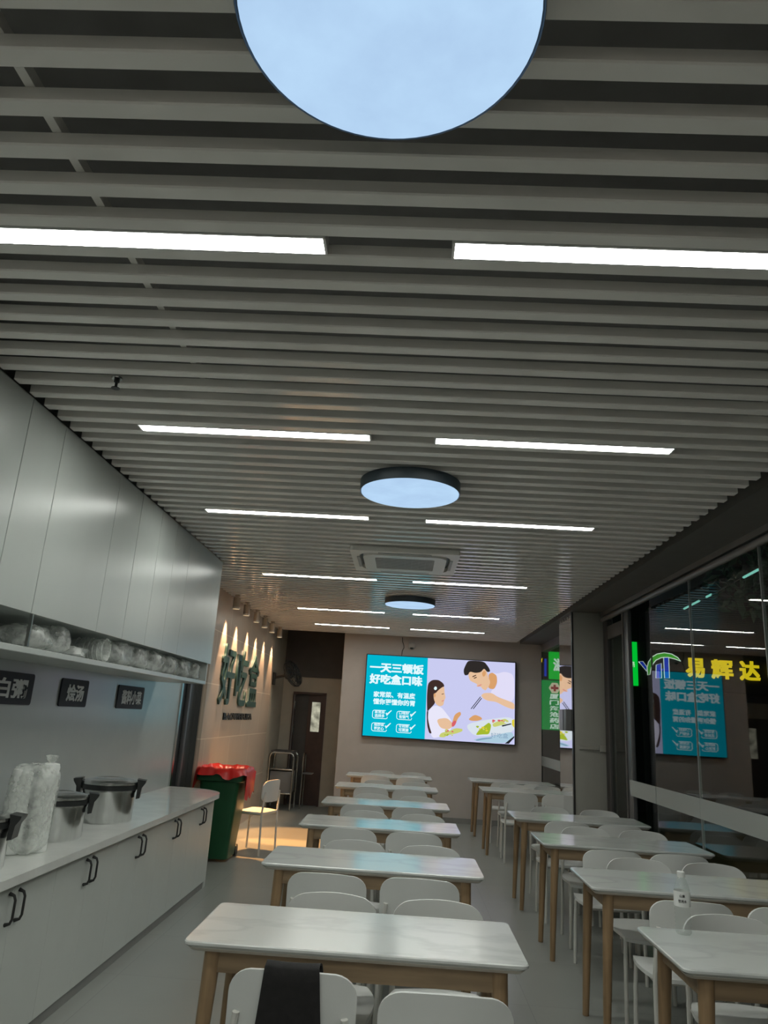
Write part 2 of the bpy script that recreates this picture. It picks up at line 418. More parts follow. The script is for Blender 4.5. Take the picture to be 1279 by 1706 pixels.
# dark glazed doorway in the left wall
d1 = MB()
d1.box(-2.35, -2.235, 7.42, 7.47, 0, 2.2).box(-2.35, -2.235, 8.17, 8.22, 0, 2.2).box(-2.35, -2.235, 7.42, 8.22, 2.2, 2.26)
dr = struct(d1, 'door_1', M['steel'])
bx(-2.31, -2.30, 7.47, 8.17, 0.0, 2.2).build('dark_leaf', M['black'], dr)
bx(-2.30, -2.26, 7.80, 7.85, 0.0, 2.2, 0.004).build('stile', M['frame'], dr)
struct(bx(-2.45, -2.25, 7.42, 8.22, 2.26, 3.22), 'wall_left_over_door', M['tile'])

# corridor door
d3 = MB()
d3.box(-2.0, -1.955, 13.37, 13.5, 0, 1.905).box(-1.445, -1.40, 13.37, 13.5, 0, 1.905).box(-1.955, -1.445, 13.37, 13.5, 1.865, 1.905)
dr = struct(d3, 'door_3', M['brown'])
bx(-1.955, -1.72, 13.44, 13.48, 0.005, 1.865, 0.004).build('side_leaf', M['dark'], dr)
df = MB(); df.box(-1.72, -1.655, 13.42, 13.46, 0.005, 1.865).box(-1.50, -1.445, 13.42, 13.46, 0.005, 1.865)
df.box(-1.655, -1.50, 13.42, 13.46, 0.005, 1.23).box(-1.655, -1.50, 13.42, 13.46, 1.74, 1.865)
df.build('door_leaf', M['brown'], dr)
bx(-1.655, -1.50, 13.445, 13.455, 1.23, 1.74).build('lit_pane', M['litpane'], dr)
hg = MB()
for z in (0.5, 1.2, 1.62): hg.tube([(-1.955, 13.36, z), (-1.955, 13.36, z + 0.12)], 0.014, 8)
hg.build('hinges', M['steel'], dr)
bx(-1.98, -1.965, 13.355, 13.37, 0.1, 1.85).build('edge_strip', M['frame'], dr)

# ------------------------------------------------------------------ ceiling lights
rows = [(-22, -1.46, -0.305, 0.084, 1.239, 'behind'), (-11, -1.46, -0.305, 0.084, 1.239, 'above'), (0, -1.46, -0.305, 0.084, 1.239, 'nearest the camera'), (11, -1.395, -0.238, 0.094, 1.247, 'second'), (22, -1.462, -0.316, 0.09, 1.243, 'third'),  # first two rows are out of view, added as fill light
        (39, -1.50, -0.344, 0.03, 1.168, 'fourth'), (56, -1.474, -0.322, 0.06, 1.187, 'fifth'), (68, -1.44, -0.29, 0.044, 1.170, 'farthest')]
for k, a0, a1, b0, b1, nm in rows:
    y = G0 + P * k
    for x0, x1, side in ((a0, a1, 'left'), (b0, b1, 'right')):
        xc = (x0 + x1) / 2
        lab = {'behind': '%s white linear ceiling light added out of view behind the camera for fill', 'above': '%s white linear ceiling light added out of view above the camera for fill', 'nearest the camera': '%s white linear ceiling light just beyond the nearest blue disc lamp', 'second': '%s white linear ceiling light in second row, before the middle disc lamp',
               'third': '%s white linear ceiling light in third row, between middle disc lamp and air conditioner', 'fourth': '%s white linear ceiling light in fourth row, just behind the air conditioner',
               'fifth': '%s white linear ceiling light in fifth row, just behind the farthest disc lamp', 'farthest': '%s white linear ceiling light in last row before the screen wall'}[nm] % side
        t = thing('linear_light', (xc, y, CEIL), lab, 'ceiling light', 'linear ceiling lights')
        h = MB(); h.box(x0 - .004, x1 + .004, y - .041, y - .036, CEIL - .002, CEIL + .05).box(x0 - .004, x1 + .004, y + .036, y + .041, CEIL - .002, CEIL + .05)
        h.box(x0 - .008, x0, y - .036, y + .036, CEIL - .002, CEIL + .05).box(x1, x1 + .008, y - .036, y + .036, CEIL - .002, CEIL + .05)
        h.box(x0, x1, y - .036, y + .036, CEIL + .03, CEIL + .05)
        h.build('housing', M['led_frame'], t, origin=t.location, smooth=0)
        bx(x0, x1, y - .036, y + .036, CEIL + .001, CEIL + .014).build('diffuser', M['led'], t, origin=t.location, smooth=0)
for (x, y, lab) in ((-0.092, 1.063, 'large round blue-lit ceiling lamp nearest the camera'), (-0.027, 4.05, 'round blue-lit ceiling lamp in the middle, in front of the air conditioner'),
                    (0.009, 8.36, 'small-looking round blue-lit ceiling lamp farthest from camera')):
    t = thing('round_ceiling_light', (x, y, 2.81), lab, 'ceiling light', 'round ceiling lamps')
    MB().lathe([(0.289, 0.006), (0.292, 0.0), (0.2935, 0.003), (0.294, 0.066), (0.288, 0.068)], (x, y, 2.81), 64).build('housing', M['disc_side'], t, origin=t.location)
    MB().lathe([(0.2855, -0.002), (0.2865, 0.004)], (x, y, 2.81), 64).build('diffuser', M['disc'], t, origin=t.location)

# air conditioner cassette
t = thing('air_conditioner', (-0.055, 6.16, CEIL - .045), 'square white ceiling cassette air conditioner between two rows of linear lights', 'air conditioner')
def ring_prism(mb, outer, inner, z0, z1, cx, cy):
    n_ = len(outer)
    vs = [(cx + p[0], cy + p[1], z) for z in (z0, z1) for ring in (outer, inner) for p in ring]
    fs = []
    for i in range(n_):
        j = (i + 1) % n_
        fs += [[i, j, n_ + j, n_ + i], [2 * n_ + i, 3 * n_ + i, 3 * n_ + j, 2 * n_ + j], [i, 2 * n_ + i, 2 * n_ + j, j], [n_ + i, n_ + j, 3 * n_ + j, 3 * n_ + i]]
    mb.add(vs, fs)
p_ = MB(); ring_prism(p_, rrect(.90, .86, .03), rrect(.76, .72, .13), CEIL - .04, CEIL - .002, -.055, 6.16)
p_.build('panel', M['acwhite'], t, origin=t.location)
p_ = MB(); ring_prism(p_, rrect(.70, .66, .11), rrect(.50, .46, .02), CEIL - .05, CEIL - .01, -.055, 6.16)
p_.build('inner_frame', M['acwhite'], t, origin=t.location)
p_ = MB(); p_.prism(rrect(.75, .71, .12), lambda p, a: (-.055 + p[0], 6.16 + p[1], a), CEIL - .008, CEIL - .003)
p_.build('air_slot', M['black'], t, origin=t.location)
g = MB()
for i in range(15):
    y = 6.16 - .22 + .44 * i / 14
    g.box(-.055 - .25, -.055 + .25, y - .009, y + .009, CEIL - .046, CEIL - .03)
for i in range(9):
    x = -.055 - .24 + .48 * i / 8
    g.box(x - .004, x + .004, 5.93, 6.39, CEIL - .044, CEIL - .028)
g.build('grille', M['acgrille'], t, origin=t.location, smooth=0)
for dx, dy, sx, sy in ((0, -.372, .44, .026), (0, .372, .44, .026), (-.392, 0, .026, .40), (.392, 0, .026, .40)):
    bx(-.055 + dx - sx / 2, -.055 + dx + sx / 2, 6.16 + dy - sy / 2, 6.16 + dy + sy / 2, CEIL - .046, CEIL - .0405, .002, 1).build('louvre', M['acgrille'], t, origin=t.location)

# small ceiling fittings
t = thing('sprinkler_head', (-1.30, 2.80, CEIL), 'small dark sprinkler head under the slats near the wall cabinets', 'sprinkler')
MB().lathe([(0.012, 0), (0.012, -.02), (0.006, -.024), (0.006, -.045), (0.018, -.047), (0.018, -.05)], (-1.30, 2.80, CEIL), 14).build('head', M['black'], t, origin=t.location)
MB().lathe([(0.024, 0), (0.022, -.006)], (-1.30, 2.80, CEIL), 16).build('collar', M['steel'], t, origin=t.location)

# spotlights above the tiled wall
names = ['nearest the camera', 'second from the camera', 'third from the camera', 'third from the far end', 'second from the far end', 'at the far end']
ys = [8.72, 9.30, 9.98, 10.58, 11.2, 11.9]
for y, nm in zip(ys, names):
    x = -2.095
    t = thing('spotlight', (x, y, CEIL), 'beige cylinder spotlight over the stone tile wall, ' + nm, 'spotlight', 'spotlights over the tile wall')
    MB().lathe([(0.030, 0), (0.030, -.02), (0.008, -.02), (0.008, -.03), (0.040, -.032), (0.042, -.045), (0.042, -.165), (0.036, -.165), (0.034, -.15)], (x, y, CEIL), 20).build('body', M['lamp_body'], t, origin=t.location)
    MB().lathe([(0.043, -.150), (0.045, -.152), (0.045, -.172), (0.037, -.172), (0.037, -.150)], (x, y, CEIL), 20, cap=False).build('rim', M['ring'], t, origin=t.location)
    MB().lathe([(0.033, -.152), (0.033, -.156)], (x, y, CEIL), 20).build('lens', M['lamp_glow'], t, origin=t.location)
    ld = bpy.data.lights.new('spot_beam', 'SPOT'); ld.energy = SPOT_POWER; ld.color = (1.0, 0.64, 0.38); ld.spot_size = math.radians(46); ld.spot_blend = 0.5; ld.shadow_soft_size = 0.03
    lo = bpy.data.objects.new('spot_beam', ld); S.collection.objects.link(lo); lo.parent = t; lo.location = (0, 0, -.18)
    lo.rotation_euler = (0, math.radians(9), 0)
# extra beams added at two of the heads for the warm floor pool
for y, tx, ty in ((9.30, -1.42, 9.15), (9.98, -1.42, 10.1)):
    ld = bpy.data.lights.new('floor_beam', 'SPOT'); ld.energy = SPOT_POWER * 9.5; ld.color = (1.0, 0.47, 0.15); ld.spot_size = math.radians(34); ld.spot_blend = 0.45; ld.shadow_soft_size = 0.03
    lo = bpy.data.objects.new('floor_beam', ld); S.collection.objects.link(lo); lo.location = (-2.06, y, CEIL - .19)
    lo.rotation_euler = (Vector((tx, ty, 0)) - Vector(lo.location)).to_track_quat('-Z', 'Y').to_euler()

# ------------------------------------------------------------------ left side: wall cabinets, shelf, counter
seams = [2.25, 3.05, 3.39, 4.14, 4.535, 4.94, 5.30, 5.67, 6.72]
clab = ['first tall flush grey wall cabinet, at the left edge of view', 'narrow flush grey wall cabinet above the congee sign', 'wide flush grey wall cabinet above the two-character signs', 'narrow flush grey wall cabinet just past the wide one',
        'fifth flush grey wall cabinet counted from the near end', 'sixth flush grey wall cabinet, left of two narrow far doors', 'narrow flush grey wall cabinet beside the long end panel', 'long flush grey wall cabinet at far end beside the stone tile wall']
for i in range(8):
    y0, y1 = seams[i], seams[i + 1]
    t = thing('wall_cabinet', (-2.02, (y0 + y1) / 2, 1.925), clab[i], 'cabinet', 'wall cabinets over the counter')
    bx(-2.249, -1.81, y0 + .001, y1 - .001, 1.925, CEIL - .003).build('body', M['cabinet'], t, origin=t.location, smooth=0)
    bx(-1.809, -1.79, y0 + .0025, y1 - .0025, 1.92, CEIL - .003, .0015, 1).build('door', M['cabinet'], t, origin=t.location, smooth=0)
t = thing('wall_shelf', (-2.02, 4.4, 1.73), 'long grey open shelf under the wall cabinets, full of plastic packs', 'shelf')
bx(-2.249, -1.795, 2.25, 6.64, 1.735, 1.765, .003, 1).build('board', M['cabinet'], t, origin=t.location)
bx(-2.249, -1.80, 6.64, 6.66, 1.735, 1.924, .002, 1).build('end_panel', M['cabinet'], t, origin=t.location)
bx(-1.80, -1.785, 3.40, 3.412, 1.765, 1.92).build('divider', M['steel'], t, origin=t.location)

def blob(mb, cx, cy, cz, sx, sy, sz, seed, amp=0.18, nu=18, nv=10, e=0.55):
    rnd = random.Random(seed); ph = [rnd.uniform(0, 6.28) for _ in range(8)]
    vs = []
    for j in range(nv + 1):
        th = -PI / 2 + PI * j / nv
        for i in range(nu):
            a = 2 * PI * i / nu
            sg = lambda v: math.copysign(abs(v) ** e, v)
            x = sg(math.cos(th)) * sg(math.cos(a)); y = sg(math.cos(th)) * sg(math.sin(a)); z = sg(math.sin(th))
            k = 1 + amp * (math.sin(3 * a + ph[0] + 2 * th) * .5 + math.sin(7 * a + ph[1] - 3 * th) * .3 + math.sin(5 * th + ph[2] + a) * .4) * abs(math.cos(th))
            vs.append((cx + sx / 2 * x * k, cy + sy / 2 * y * k, max(cz, cz + sz / 2 * (1 + z * (1 + amp * .4 * math.sin(4 * a + ph[3]))))))
    fs = [[j * nu + i, j * nu + (i + 1) % nu, (j + 1) * nu + (i + 1) % nu, (j + 1) * nu + i] for j in range(nv) for i in range(nu)]
    return mb.add(vs, fs)
yb = 3.46; i = 0
packs = [(3.62, .24, .12, 'low clear plastic pack on the shelf, nearest to the divider'), (3.86, .14, .145, 'tall crumpled clear bag on shelf above the black congee sign'), (4.10, .16, .06, 'small flat clear pack on shelf beside the round cup sleeve'),
         (4.75, .30, .15, 'clear bag of cup lids just past the round cup sleeve'), (5.08, .29, .15, 'clear bag of lids on shelf, second past the round sleeve'), (5.42, .29, .15, 'clear bag of lids in middle of the far shelf half'),
         (5.78, .29, .148, 'wide clear bag of lids on shelf, third from far end'), (6.14, .29, .15, 'clear bag of lids on shelf, second from far end'), (6.47, .26, .145, 'clear bag of lids at the far end of the shelf')]
for y, wd, ht, lab in packs:
    o = blob(MB(), -1.91, y, 1.766, .19, wd, ht, i + 3, .2).build('plastic_pack', M['bag'], origin=(-1.91, y, 1.766), smooth=60); i += 1
    tag(o, lab, 'bag', 'clear packs on the shelf')
t = thing('cup_sleeve', (-1.90, 4.40, 1.766), 'round sleeve of clear cups lying with open end out on shelf', 'cups')
prof = []
cs = MB()
for q in range(7):
    x = -1.99 + q * .028
    pts = [(x, 4.40 + .068 * math.cos(a), 1.836 + .068 * math.sin(a)) for a in [2 * PI * kk / 24 for kk in range(24)]]
    cs.tube(pts, .0035, 5, closed=True)
cs.build('cup_rims', M['bag'], t, origin=t.location)
cy_ = MB()
n_ = 24
ringa = [(-2.02, 4.40 + .06 * math.cos(2 * PI * a / n_), 1.836 + .06 * math.sin(2 * PI * a / n_)) for a in range(n_)]
ringb = [(-1.815, 4.40 + .066 * math.cos(2 * PI * a / n_), 1.836 + .066 * math.sin(2 * PI * a / n_)) for a in range(n_)]
ringc = [(-1.86, 4.40 + .05 * math.cos(2 * PI * a / n_), 1.836 + .05 * math.sin(2 * PI * a / n_)) for a in range(n_)]
vs = ringa + ringb + ringc
fs = [[a, (a + 1) % n_, n_ + (a + 1) % n_, n_ + a] for a in range(n_)] + [[n_ + a, n_ + (a + 1) % n_, 2 * n_ + (a + 1) % n_, 2 * n_ + a] for a in range(n_)] + [list(range(2 * n_, 3 * n_))]
cy_.add(vs, fs).build('cups', M['bag'], t, origin=t.location)

# signs on the backsplash
for (y0, y1, txt, tw, lab) in ((3.85, 4.43, '白粥', .34, 'black sign with two white characters on backsplash, nearest the camera'), (4.80, 5.215, '烩汤', .26, 'black sign with two white characters on backsplash, middle of three'),
                               (5.78, 6.36, '酱料小菜', .44, 'black sign with four white characters on backsplash, farthest')):
    yc = (y0 + y1) / 2
    t = thing('wall_sign', (XL, yc, 1.58), lab, 'sign', 'black signs on the backsplash')
    MB().prism(rrect(y1 - y0, .18, .018), lambda p, a: (a, yc + p[0], 1.58 + p[1]), XL + .001, XL + .011).build('panel', M['signblack'], t, origin=t.location)
    text_mesh(txt, tw, .11, (XL + .0112, yc + (.05 if txt == '白粥' else .01), 1.58), (0, 1, 0), (0, 0, 1), 'lettering', M['white_ink'], t, origin=t.location, bold=.02, depth=.002)

# base cabinets and worktop
bounds = [2.32, 3.12, 3.93, 4.73, 5.53, 6.30, 7.02]
hl = ['white base cabinet nearest the camera, at the left picture edge', 'white two-door base cabinet below the near black pot', 'white two-door base cabinet under the stack of bagged cups', 'white two-door base cabinet in the middle of the counter',
      'white two-door base cabinet below the farther steel pot, second from far end', 'white two-door base cabinet at far end beside the green bin']
for i in range(6):
    y0, y1 = bounds[i], bounds[i + 1]; yc = (y0 + y1) / 2
    t = thing('base_cabinet', (-1.95, yc, 0), hl[i], 'cabinet', 'base cabinets under the worktop')
    bx(-2.245, -1.715, y0 + .001, y1 - .001, .055, .738).build('body', M['base'], t, origin=t.location, smooth=0)
    bx(-2.245, -1.705, y0 + .001, y1 - .001, 0, .054).build('plinth', M['gap'], t, origin=t.location, smooth=0)
    for a, b, s in ((y0 + .0008, yc - .0008, 1), (yc + .0008, y1 - .0008, -1)):
        d = bx(-1.7145, -1.695, a, b, .058, .736, .001, 1).build('door', M['base'], t, origin=t.location, smooth=0)
        hy = yc - s * .042
        pts = [(-1.694, hy, .575), (-1.672, hy, .582), (-1.664, hy, .60), (-1.664, hy, .675), (-1.672, hy, .693), (-1.694, hy, .70)]
        MB().tube(pts, [.009, .0065, .006, .006, .0065, .009], 8).build('handle', M['blackm'], d, origin=t.location)
    if i == 5:
        poly = [(-2.245, 7.02), (-1.70, 7.02), (-1.70, 7.04)] + [(-2.05 + .35 * math.cos(a), 7.04 + .36 * math.sin(a)) for a in [PI / 2 * q / 8 for q in range(1, 9)]] + [(-2.245, 7.40)]
        MB().prism(poly, lambda p, a: (p[0], p[1], a), 0.0, .738).build('end_panel', M['base'], t, origin=t.location)
poly = [(-2.248, 2.32), (-1.66, 2.32), (-1.66, 7.05)] + [(-2.05 + .39 * math.cos(a), 7.05 + .40 * math.sin(a)) for a in [PI / 2 * q / 10 for q in range(1, 11)]] + [(-2.248, 7.45)]
ct = MB().prism(poly, lambda p, a: (p[0], p[1], a), .740, .780).build('worktop', M['counter'], origin=(-1.95, 4.7, .740))
tag(ct, 'long glossy pale stone worktop with a rounded far end', 'worktop')
WT = .7805
def pot(x, y, r, h, rz, lab, loop=False):
    t = thing('soup_pot', (x, y, WT), lab, 'pot', 'insulated steel pots on the worktop', rz)
    MB().lathe([(r * .93, 0), (r * .96, .012), (r * .96, h * .72), (r * .985, h * .76), (r * .985, h * .80)], n=40).build('body', M['steel'], t)
    MB().lathe([(r * .985, h * .80), (r * 1.03, h * .81), (r * 1.03, h * .92), (r, h * .935)], n=40).build('collar', M['black'], t)
    MB().lathe([(r * 1.045, h * .936), (r * 1.05, h * .95), (r * 1.045, h * 1.0), (r * .9, h * 1.03), (r * .55, h * 1.075), (r * .5, h * 1.06), (r * .05, h * 1.06)], n=40).build('lid', M['steel'], t)
    for s in (-1, 1):
        hm = MB()
        hm.prism([(r * 1.03, h * .58), (r * 1.16, h * .60), (r * 1.20, h * .86), (r * 1.32, h * .98), (r * 1.34, h * 1.04), (r * 1.0, h * 1.07), (r * 1.04, h * .93)],
                 lambda p, a: (s * p[0], a, p[1]), -.045, .045)
        hm.build('handle', M['black'], t)
    if loop:
        pts = [(-.05, 0, h * 1.06), (-.05, 0, h * 1.06 + .05), (-.035, 0, h * 1.06 + .06), (.035, 0, h * 1.06 + .06), (.05, 0, h * 1.06 + .05), (.05, 0, h * 1.06)]
        MB().tube(pts, .006, 8).build('lid_handle', M['blackm'], t)
    return t
pot(-1.935, 5.10, .172, .25, math.radians(15), 'stainless soup pot with black side handles, farther from the camera')
pot(-1.95, 4.38, .162, .228, math.radians(25), 'stainless soup pot with black handles partly hidden behind the bagged cups')
pot(-1.92, 3.50, .155, .225, math.radians(10), 'dark-handled pot at left picture edge with wire loop on lid', True)
t = thing('cup_stack', (-1.88, 3.92, WT), 'tall stack of white cups wrapped in a plastic bag on worktop', 'cups')
def cuptower(x, y, h, r):
    m = MB(); prof = []
    z = 0; prof.append((r * .9, 0))
    while z < h - .01:
        prof += [(r * .97, z + .004), (r, z + .012), (r * .985, z + .02)]; z += .026
    prof += [(r * .9, h), (r * .4, h + .005)]
    return m.lathe(prof, (x, y, WT), 24)
cuptower(-1.935, 3.885, .40, .052).build('cup_tower', M['cups'], t, origin=t.location)
cuptower(-1.845, 3.985, .425, .05).build('cup_tower', M['cups'], t, origin=t.location)
blob(MB(), -1.89, 3.935, WT,   .205, .215, .425, 5, .05, 24, 14, .4).build('bag', M['bag'], t, origin=t.location, smooth=60)
tw = MB(); tw.lathe([(.04, .40), (.028, .42), (.016, .432), (.028, .448), (.036, .466), (.02, .47)], (-1.845, 3.99, WT), 12, 1, .6); tw.build('twisted_top', M['bag'], t, origin=t.location)

# ------------------------------------------------------------------ lettering on the tile wall
for i, (ch, y, lab) in enumerate((('好', 9.05, 'dark green raised character on the tile wall, nearest the camera'), ('吃', 9.85, 'dark green raised character in middle of the tile wall lettering'), ('盒', 10.62, 'dark green raised character on tile wall, farthest from camera'))):
    o = text_mesh(ch, .68, .72, (-2.199, y, 1.94), (0, 1, 0), (0, 0, 1), 'wall_letter', M['letter'], origin=(-2.199, y, 1.58), bold=.012, depth=.025)
    tag(o, lab, 'letter', 'green characters on the tile wall')
o = text_mesh('BAOWEIFUKA', 1.70, .085, (-2.199, 9.95, 1.445), (0, 1, 0), (0, 0, 1), 'wall_lettering', M['letter_black'], origin=(-2.199, 9.95, 1.40), bold=.03, depth=.012)
tag(o, 'line of small dark latin letters below the green characters', 'lettering')

# ------------------------------------------------------------------ wheelie bin, red bag
t = thing('wheelie_bin', (-1.915, 8.36, 0), 'dark green wheelie bin at the end of the counter', 'bin')
def tap(z, hx, hy, cy=0): return [(hx, -hy + cy), (hx, hy + cy), (-hx, hy + cy), (-hx, -hy + cy)]
def loft(mb, rings, cap=True):
    n_ = len(rings[0]); vs = [p for r in rings for p in r]
    fs = [[i * n_ + k, i * n_ + (k + 1) % n_, (i + 1) * n_ + (k + 1) % n_, (i + 1) * n_ + k] for i in range(len(rings) - 1) for k in range(n_)]
    if cap: fs += [list(range(n_))[::-1], [(len(rings) - 1) * n_ + k for k in range(n_)]]
    return mb.add(vs, fs)
def bring(z, sx, sy, r=.05): return [(p[0], p[1], z) for p in rrect(sx, sy, r, 4)]
loft(MB(), [bring(.03, .30, .40), bring(.10, .31, .42), bring(.80, .43, .53), bring(.83, .44, .54)]).build('body', M['green'], t)
loft(MB(), [bring(.79, .455, .565), bring(.80, .485, .595), bring(.875, .495, .605), bring(.885, .48, .59)]).build('rim', M['green'], t)
for s in (-1, 1):
    MB().add(*(lambda n_: ([(s * .14 + dx, .22 + .06 * math.cos(2 * PI * a / n_), .06 + .06 * math.sin(2 * PI * a / n_)) for dx in (-.02, .02) for a in range(n_)],
             [[a, (a + 1) % n_, n_ + (a + 1) % n_, n_ + a] for a in range(n_)] + [list(range(n_)), list(range(n_, 2 * n_))]))(20)).build('wheel', M['black'], t)
MB().tube([(-.2, .30, .84), (-.2, .36, .86), (.2, .36, .86), (.2, .30, .84)], .014, 8).build('handle', M['green'], t)
rb = MB(); n_ = 72; rings = []
def resample(poly, n_):
    P_ = [Vector(p) for p in poly]; L_ = [(P_[(i + 1) % len(P_)] - P_[i]).length for i in range(len(P_))]; T_ = sum(L_); out = []
    for k_ in range(n_):
        d_ = T_ * k_ / n_; i = 0
        while d_ > L_[i]: d_ -= L_[i]; i += 1
        out.append(tuple(P_[i].lerp(P_[(i + 1) % len(P_)], d_ / max(1e-9, L_[i]))))
    return out
base = resample(rrect(1, 1, .12, 8), 96)
rnd = random.Random(4)
drop = []
for i, p in enumerate(base):
    a = math.atan2(p[1], p[0])
    d = .05 + .02 * math.sin(5 * a + 1) + .015 * math.sin(9 * a)
    if p[0] > .42 and -.35 < p[1] < .35: d = .26 + .03 * math.sin(11 * a)      # long flap on the aisle side
    if p[0] < -.42: d = .17 + .03 * math.sin(7 * a)
    drop.append(d)
def rr(k, z, zf=None):
    out = []
    for i, p in enumerate(base):
        wv = .006 * math.sin(i * .7) + .004 * math.sin(i * 1.6)
        out.append((p[0] * .505 * k + wv, p[1] * .61 * k + wv, z + (zf(i) if zf else 0)))
    return out
wob = lambda i: .006 * math.sin(i * .42) + .004 * math.sin(i * 1.1)
loft(rb, [rr(.1, .855, wob), rr(.5, .865, wob), rr(.85, .885, wob), rr(.95, .93, wob), rr(1.03, .92, wob), rr(1.07, .89, wob), rr(1.10, .90, lambda i: -drop[i] * .6 + wob(i)), rr(1.13, .90, lambda i: -drop[i] + wob(i))], cap=False)
ob = rb.build('bin_bag', M['red'], origin=(0, 0, .855), smooth=70); ob.location = (-1.915, 8.36, .855)
tag(ob, 'bright red plastic bag draped over the green bin rim', 'bag')

# steel trolley in the corridor
t = thing('steel_trolley', (-1.97, 12.75, 0), 'dark steel trolley with rounded chrome tube frame beside corridor door', 'trolley')
for y in (12.52, 12.98):
    for x0, x1 in ((-2.17, -1.77),):
        pts = [(x0, y, 0.005), (x0, y, .82), (x0 + .02, y, .87), (x0 + .06, y, .89), (x1 - .06, y, .89), (x1 - .02, y, .87), (x1, y, .82), (x1, y, .005)]
        MB().tube(pts, .016, 10).build('frame', M['steel'], t, origin=t.location)
for z in (.25, .62): bx(-2.16, -1.78, 12.53, 12.97, z, z + .02, .004).build('shelf', M['steel'], t, origin=t.location)
bx(-2.15, -1.79, 12.56, 12.94, .27, .60, .01).build('box', M['grey'], t, origin=t.location)
bx(-2.16, -1.78, 12.53, 12.97, .895, .92, .006).build('top', M['dark'], t, origin=t.location)
t = thing('tube_stand', (-1.67, 13.0, 0), 'narrow chrome tube stand right of the steel trolley', 'stand')
MB().tube([(-1.66, 12.88, .005), (-1.66, 12.88, .84), (-1.66, 12.92, .88), (-1.66, 13.16, .88), (-1.66, 13.2, .84), (-1.66, 13.2, .005)], .013, 10).build('frame', M['steel'], t, origin=t.location)
bx(-1.665, -1.50, 12.9, 13.18, .55, .565, .003).build('tray', M['grey'], t, origin=t.location)

# black wall fan
t = thing('wall_fan', (-2.20, 12.28, 2.05), 'black wall fan above the corridor, its cage turned sideways', 'fan')
f = MB(); f.box(-2.199, -2.16, 12.22, 12.34, 1.96, 2.16, .008); f.build('bracket', M['black'], t, origin=t.location)
MB().tube([(-2.16, 12.28, 2.08), (-2.05, 12.27, 2.11), (-1.98, 12.26, 2.12)], .02, 10).build('arm', M['black'], t, origin=t.location)
ax = Vector((.80, -.30, .42)).normalized(); cc = Vector((-1.87, 12.24, 2.16))
u = ax.cross(Vector((0, 0, 1))).normalized(); v = ax.cross(u)
MB().tube([cc - ax * .15, cc - ax * .12, cc - ax * .03, cc + ax * .01], [.03, .06, .06, .03], 14).build('motor', M['black'], t, origin=t.location)
cg = MB()
for rad, off in ((.22, 0), (.215, .03), (.215, -.03), (.15, .055), (.08, .065), (.15, -.05)):
    cg.tube([cc + ax * off + (u * math.cos(a) + v * math.sin(a)) * rad for a in [2 * PI * q / 28 for q in range(28)]], .006 if rad < .22 else .012, 6, closed=True)
for q in range(16):
    d = u * math.cos(2 * PI * q / 16) + v * math.sin(2 * PI * q / 16)
    cg.tube([cc + ax * .068 + d * .03, cc + ax * .055 + d * .15, cc + d * .22, cc - ax * .05 + d * .15, cc - ax * .055 + d * .06], .003, 5)
cg.build('cage', M['black'], t, origin=t.location)
bl = MB()
for q in range(3):
    a0 = 2 * PI * q / 3
    pts = []
    for rr_, aa, tw_ in ((.03, -.3, 0), (.19, -.45, .0), (.20, .15, .0), (.12, .5, 0), (.03, .4, 0)):
        d = u * math.cos(a0 + aa) + v * math.sin(a0 + aa); pts.append(cc + ax * (.015 + .03 * aa) + d * rr_)
    bl.add(pts + [p + ax * .004 for p in pts], [[0, 1, 2, 3, 4], [9, 8, 7, 6, 5]] + [[i, (i + 1) % 5, 5 + (i + 1) % 5, 5 + i] for i in range(5)])
bl.build('blades', M['black'], t, origin=t.location)

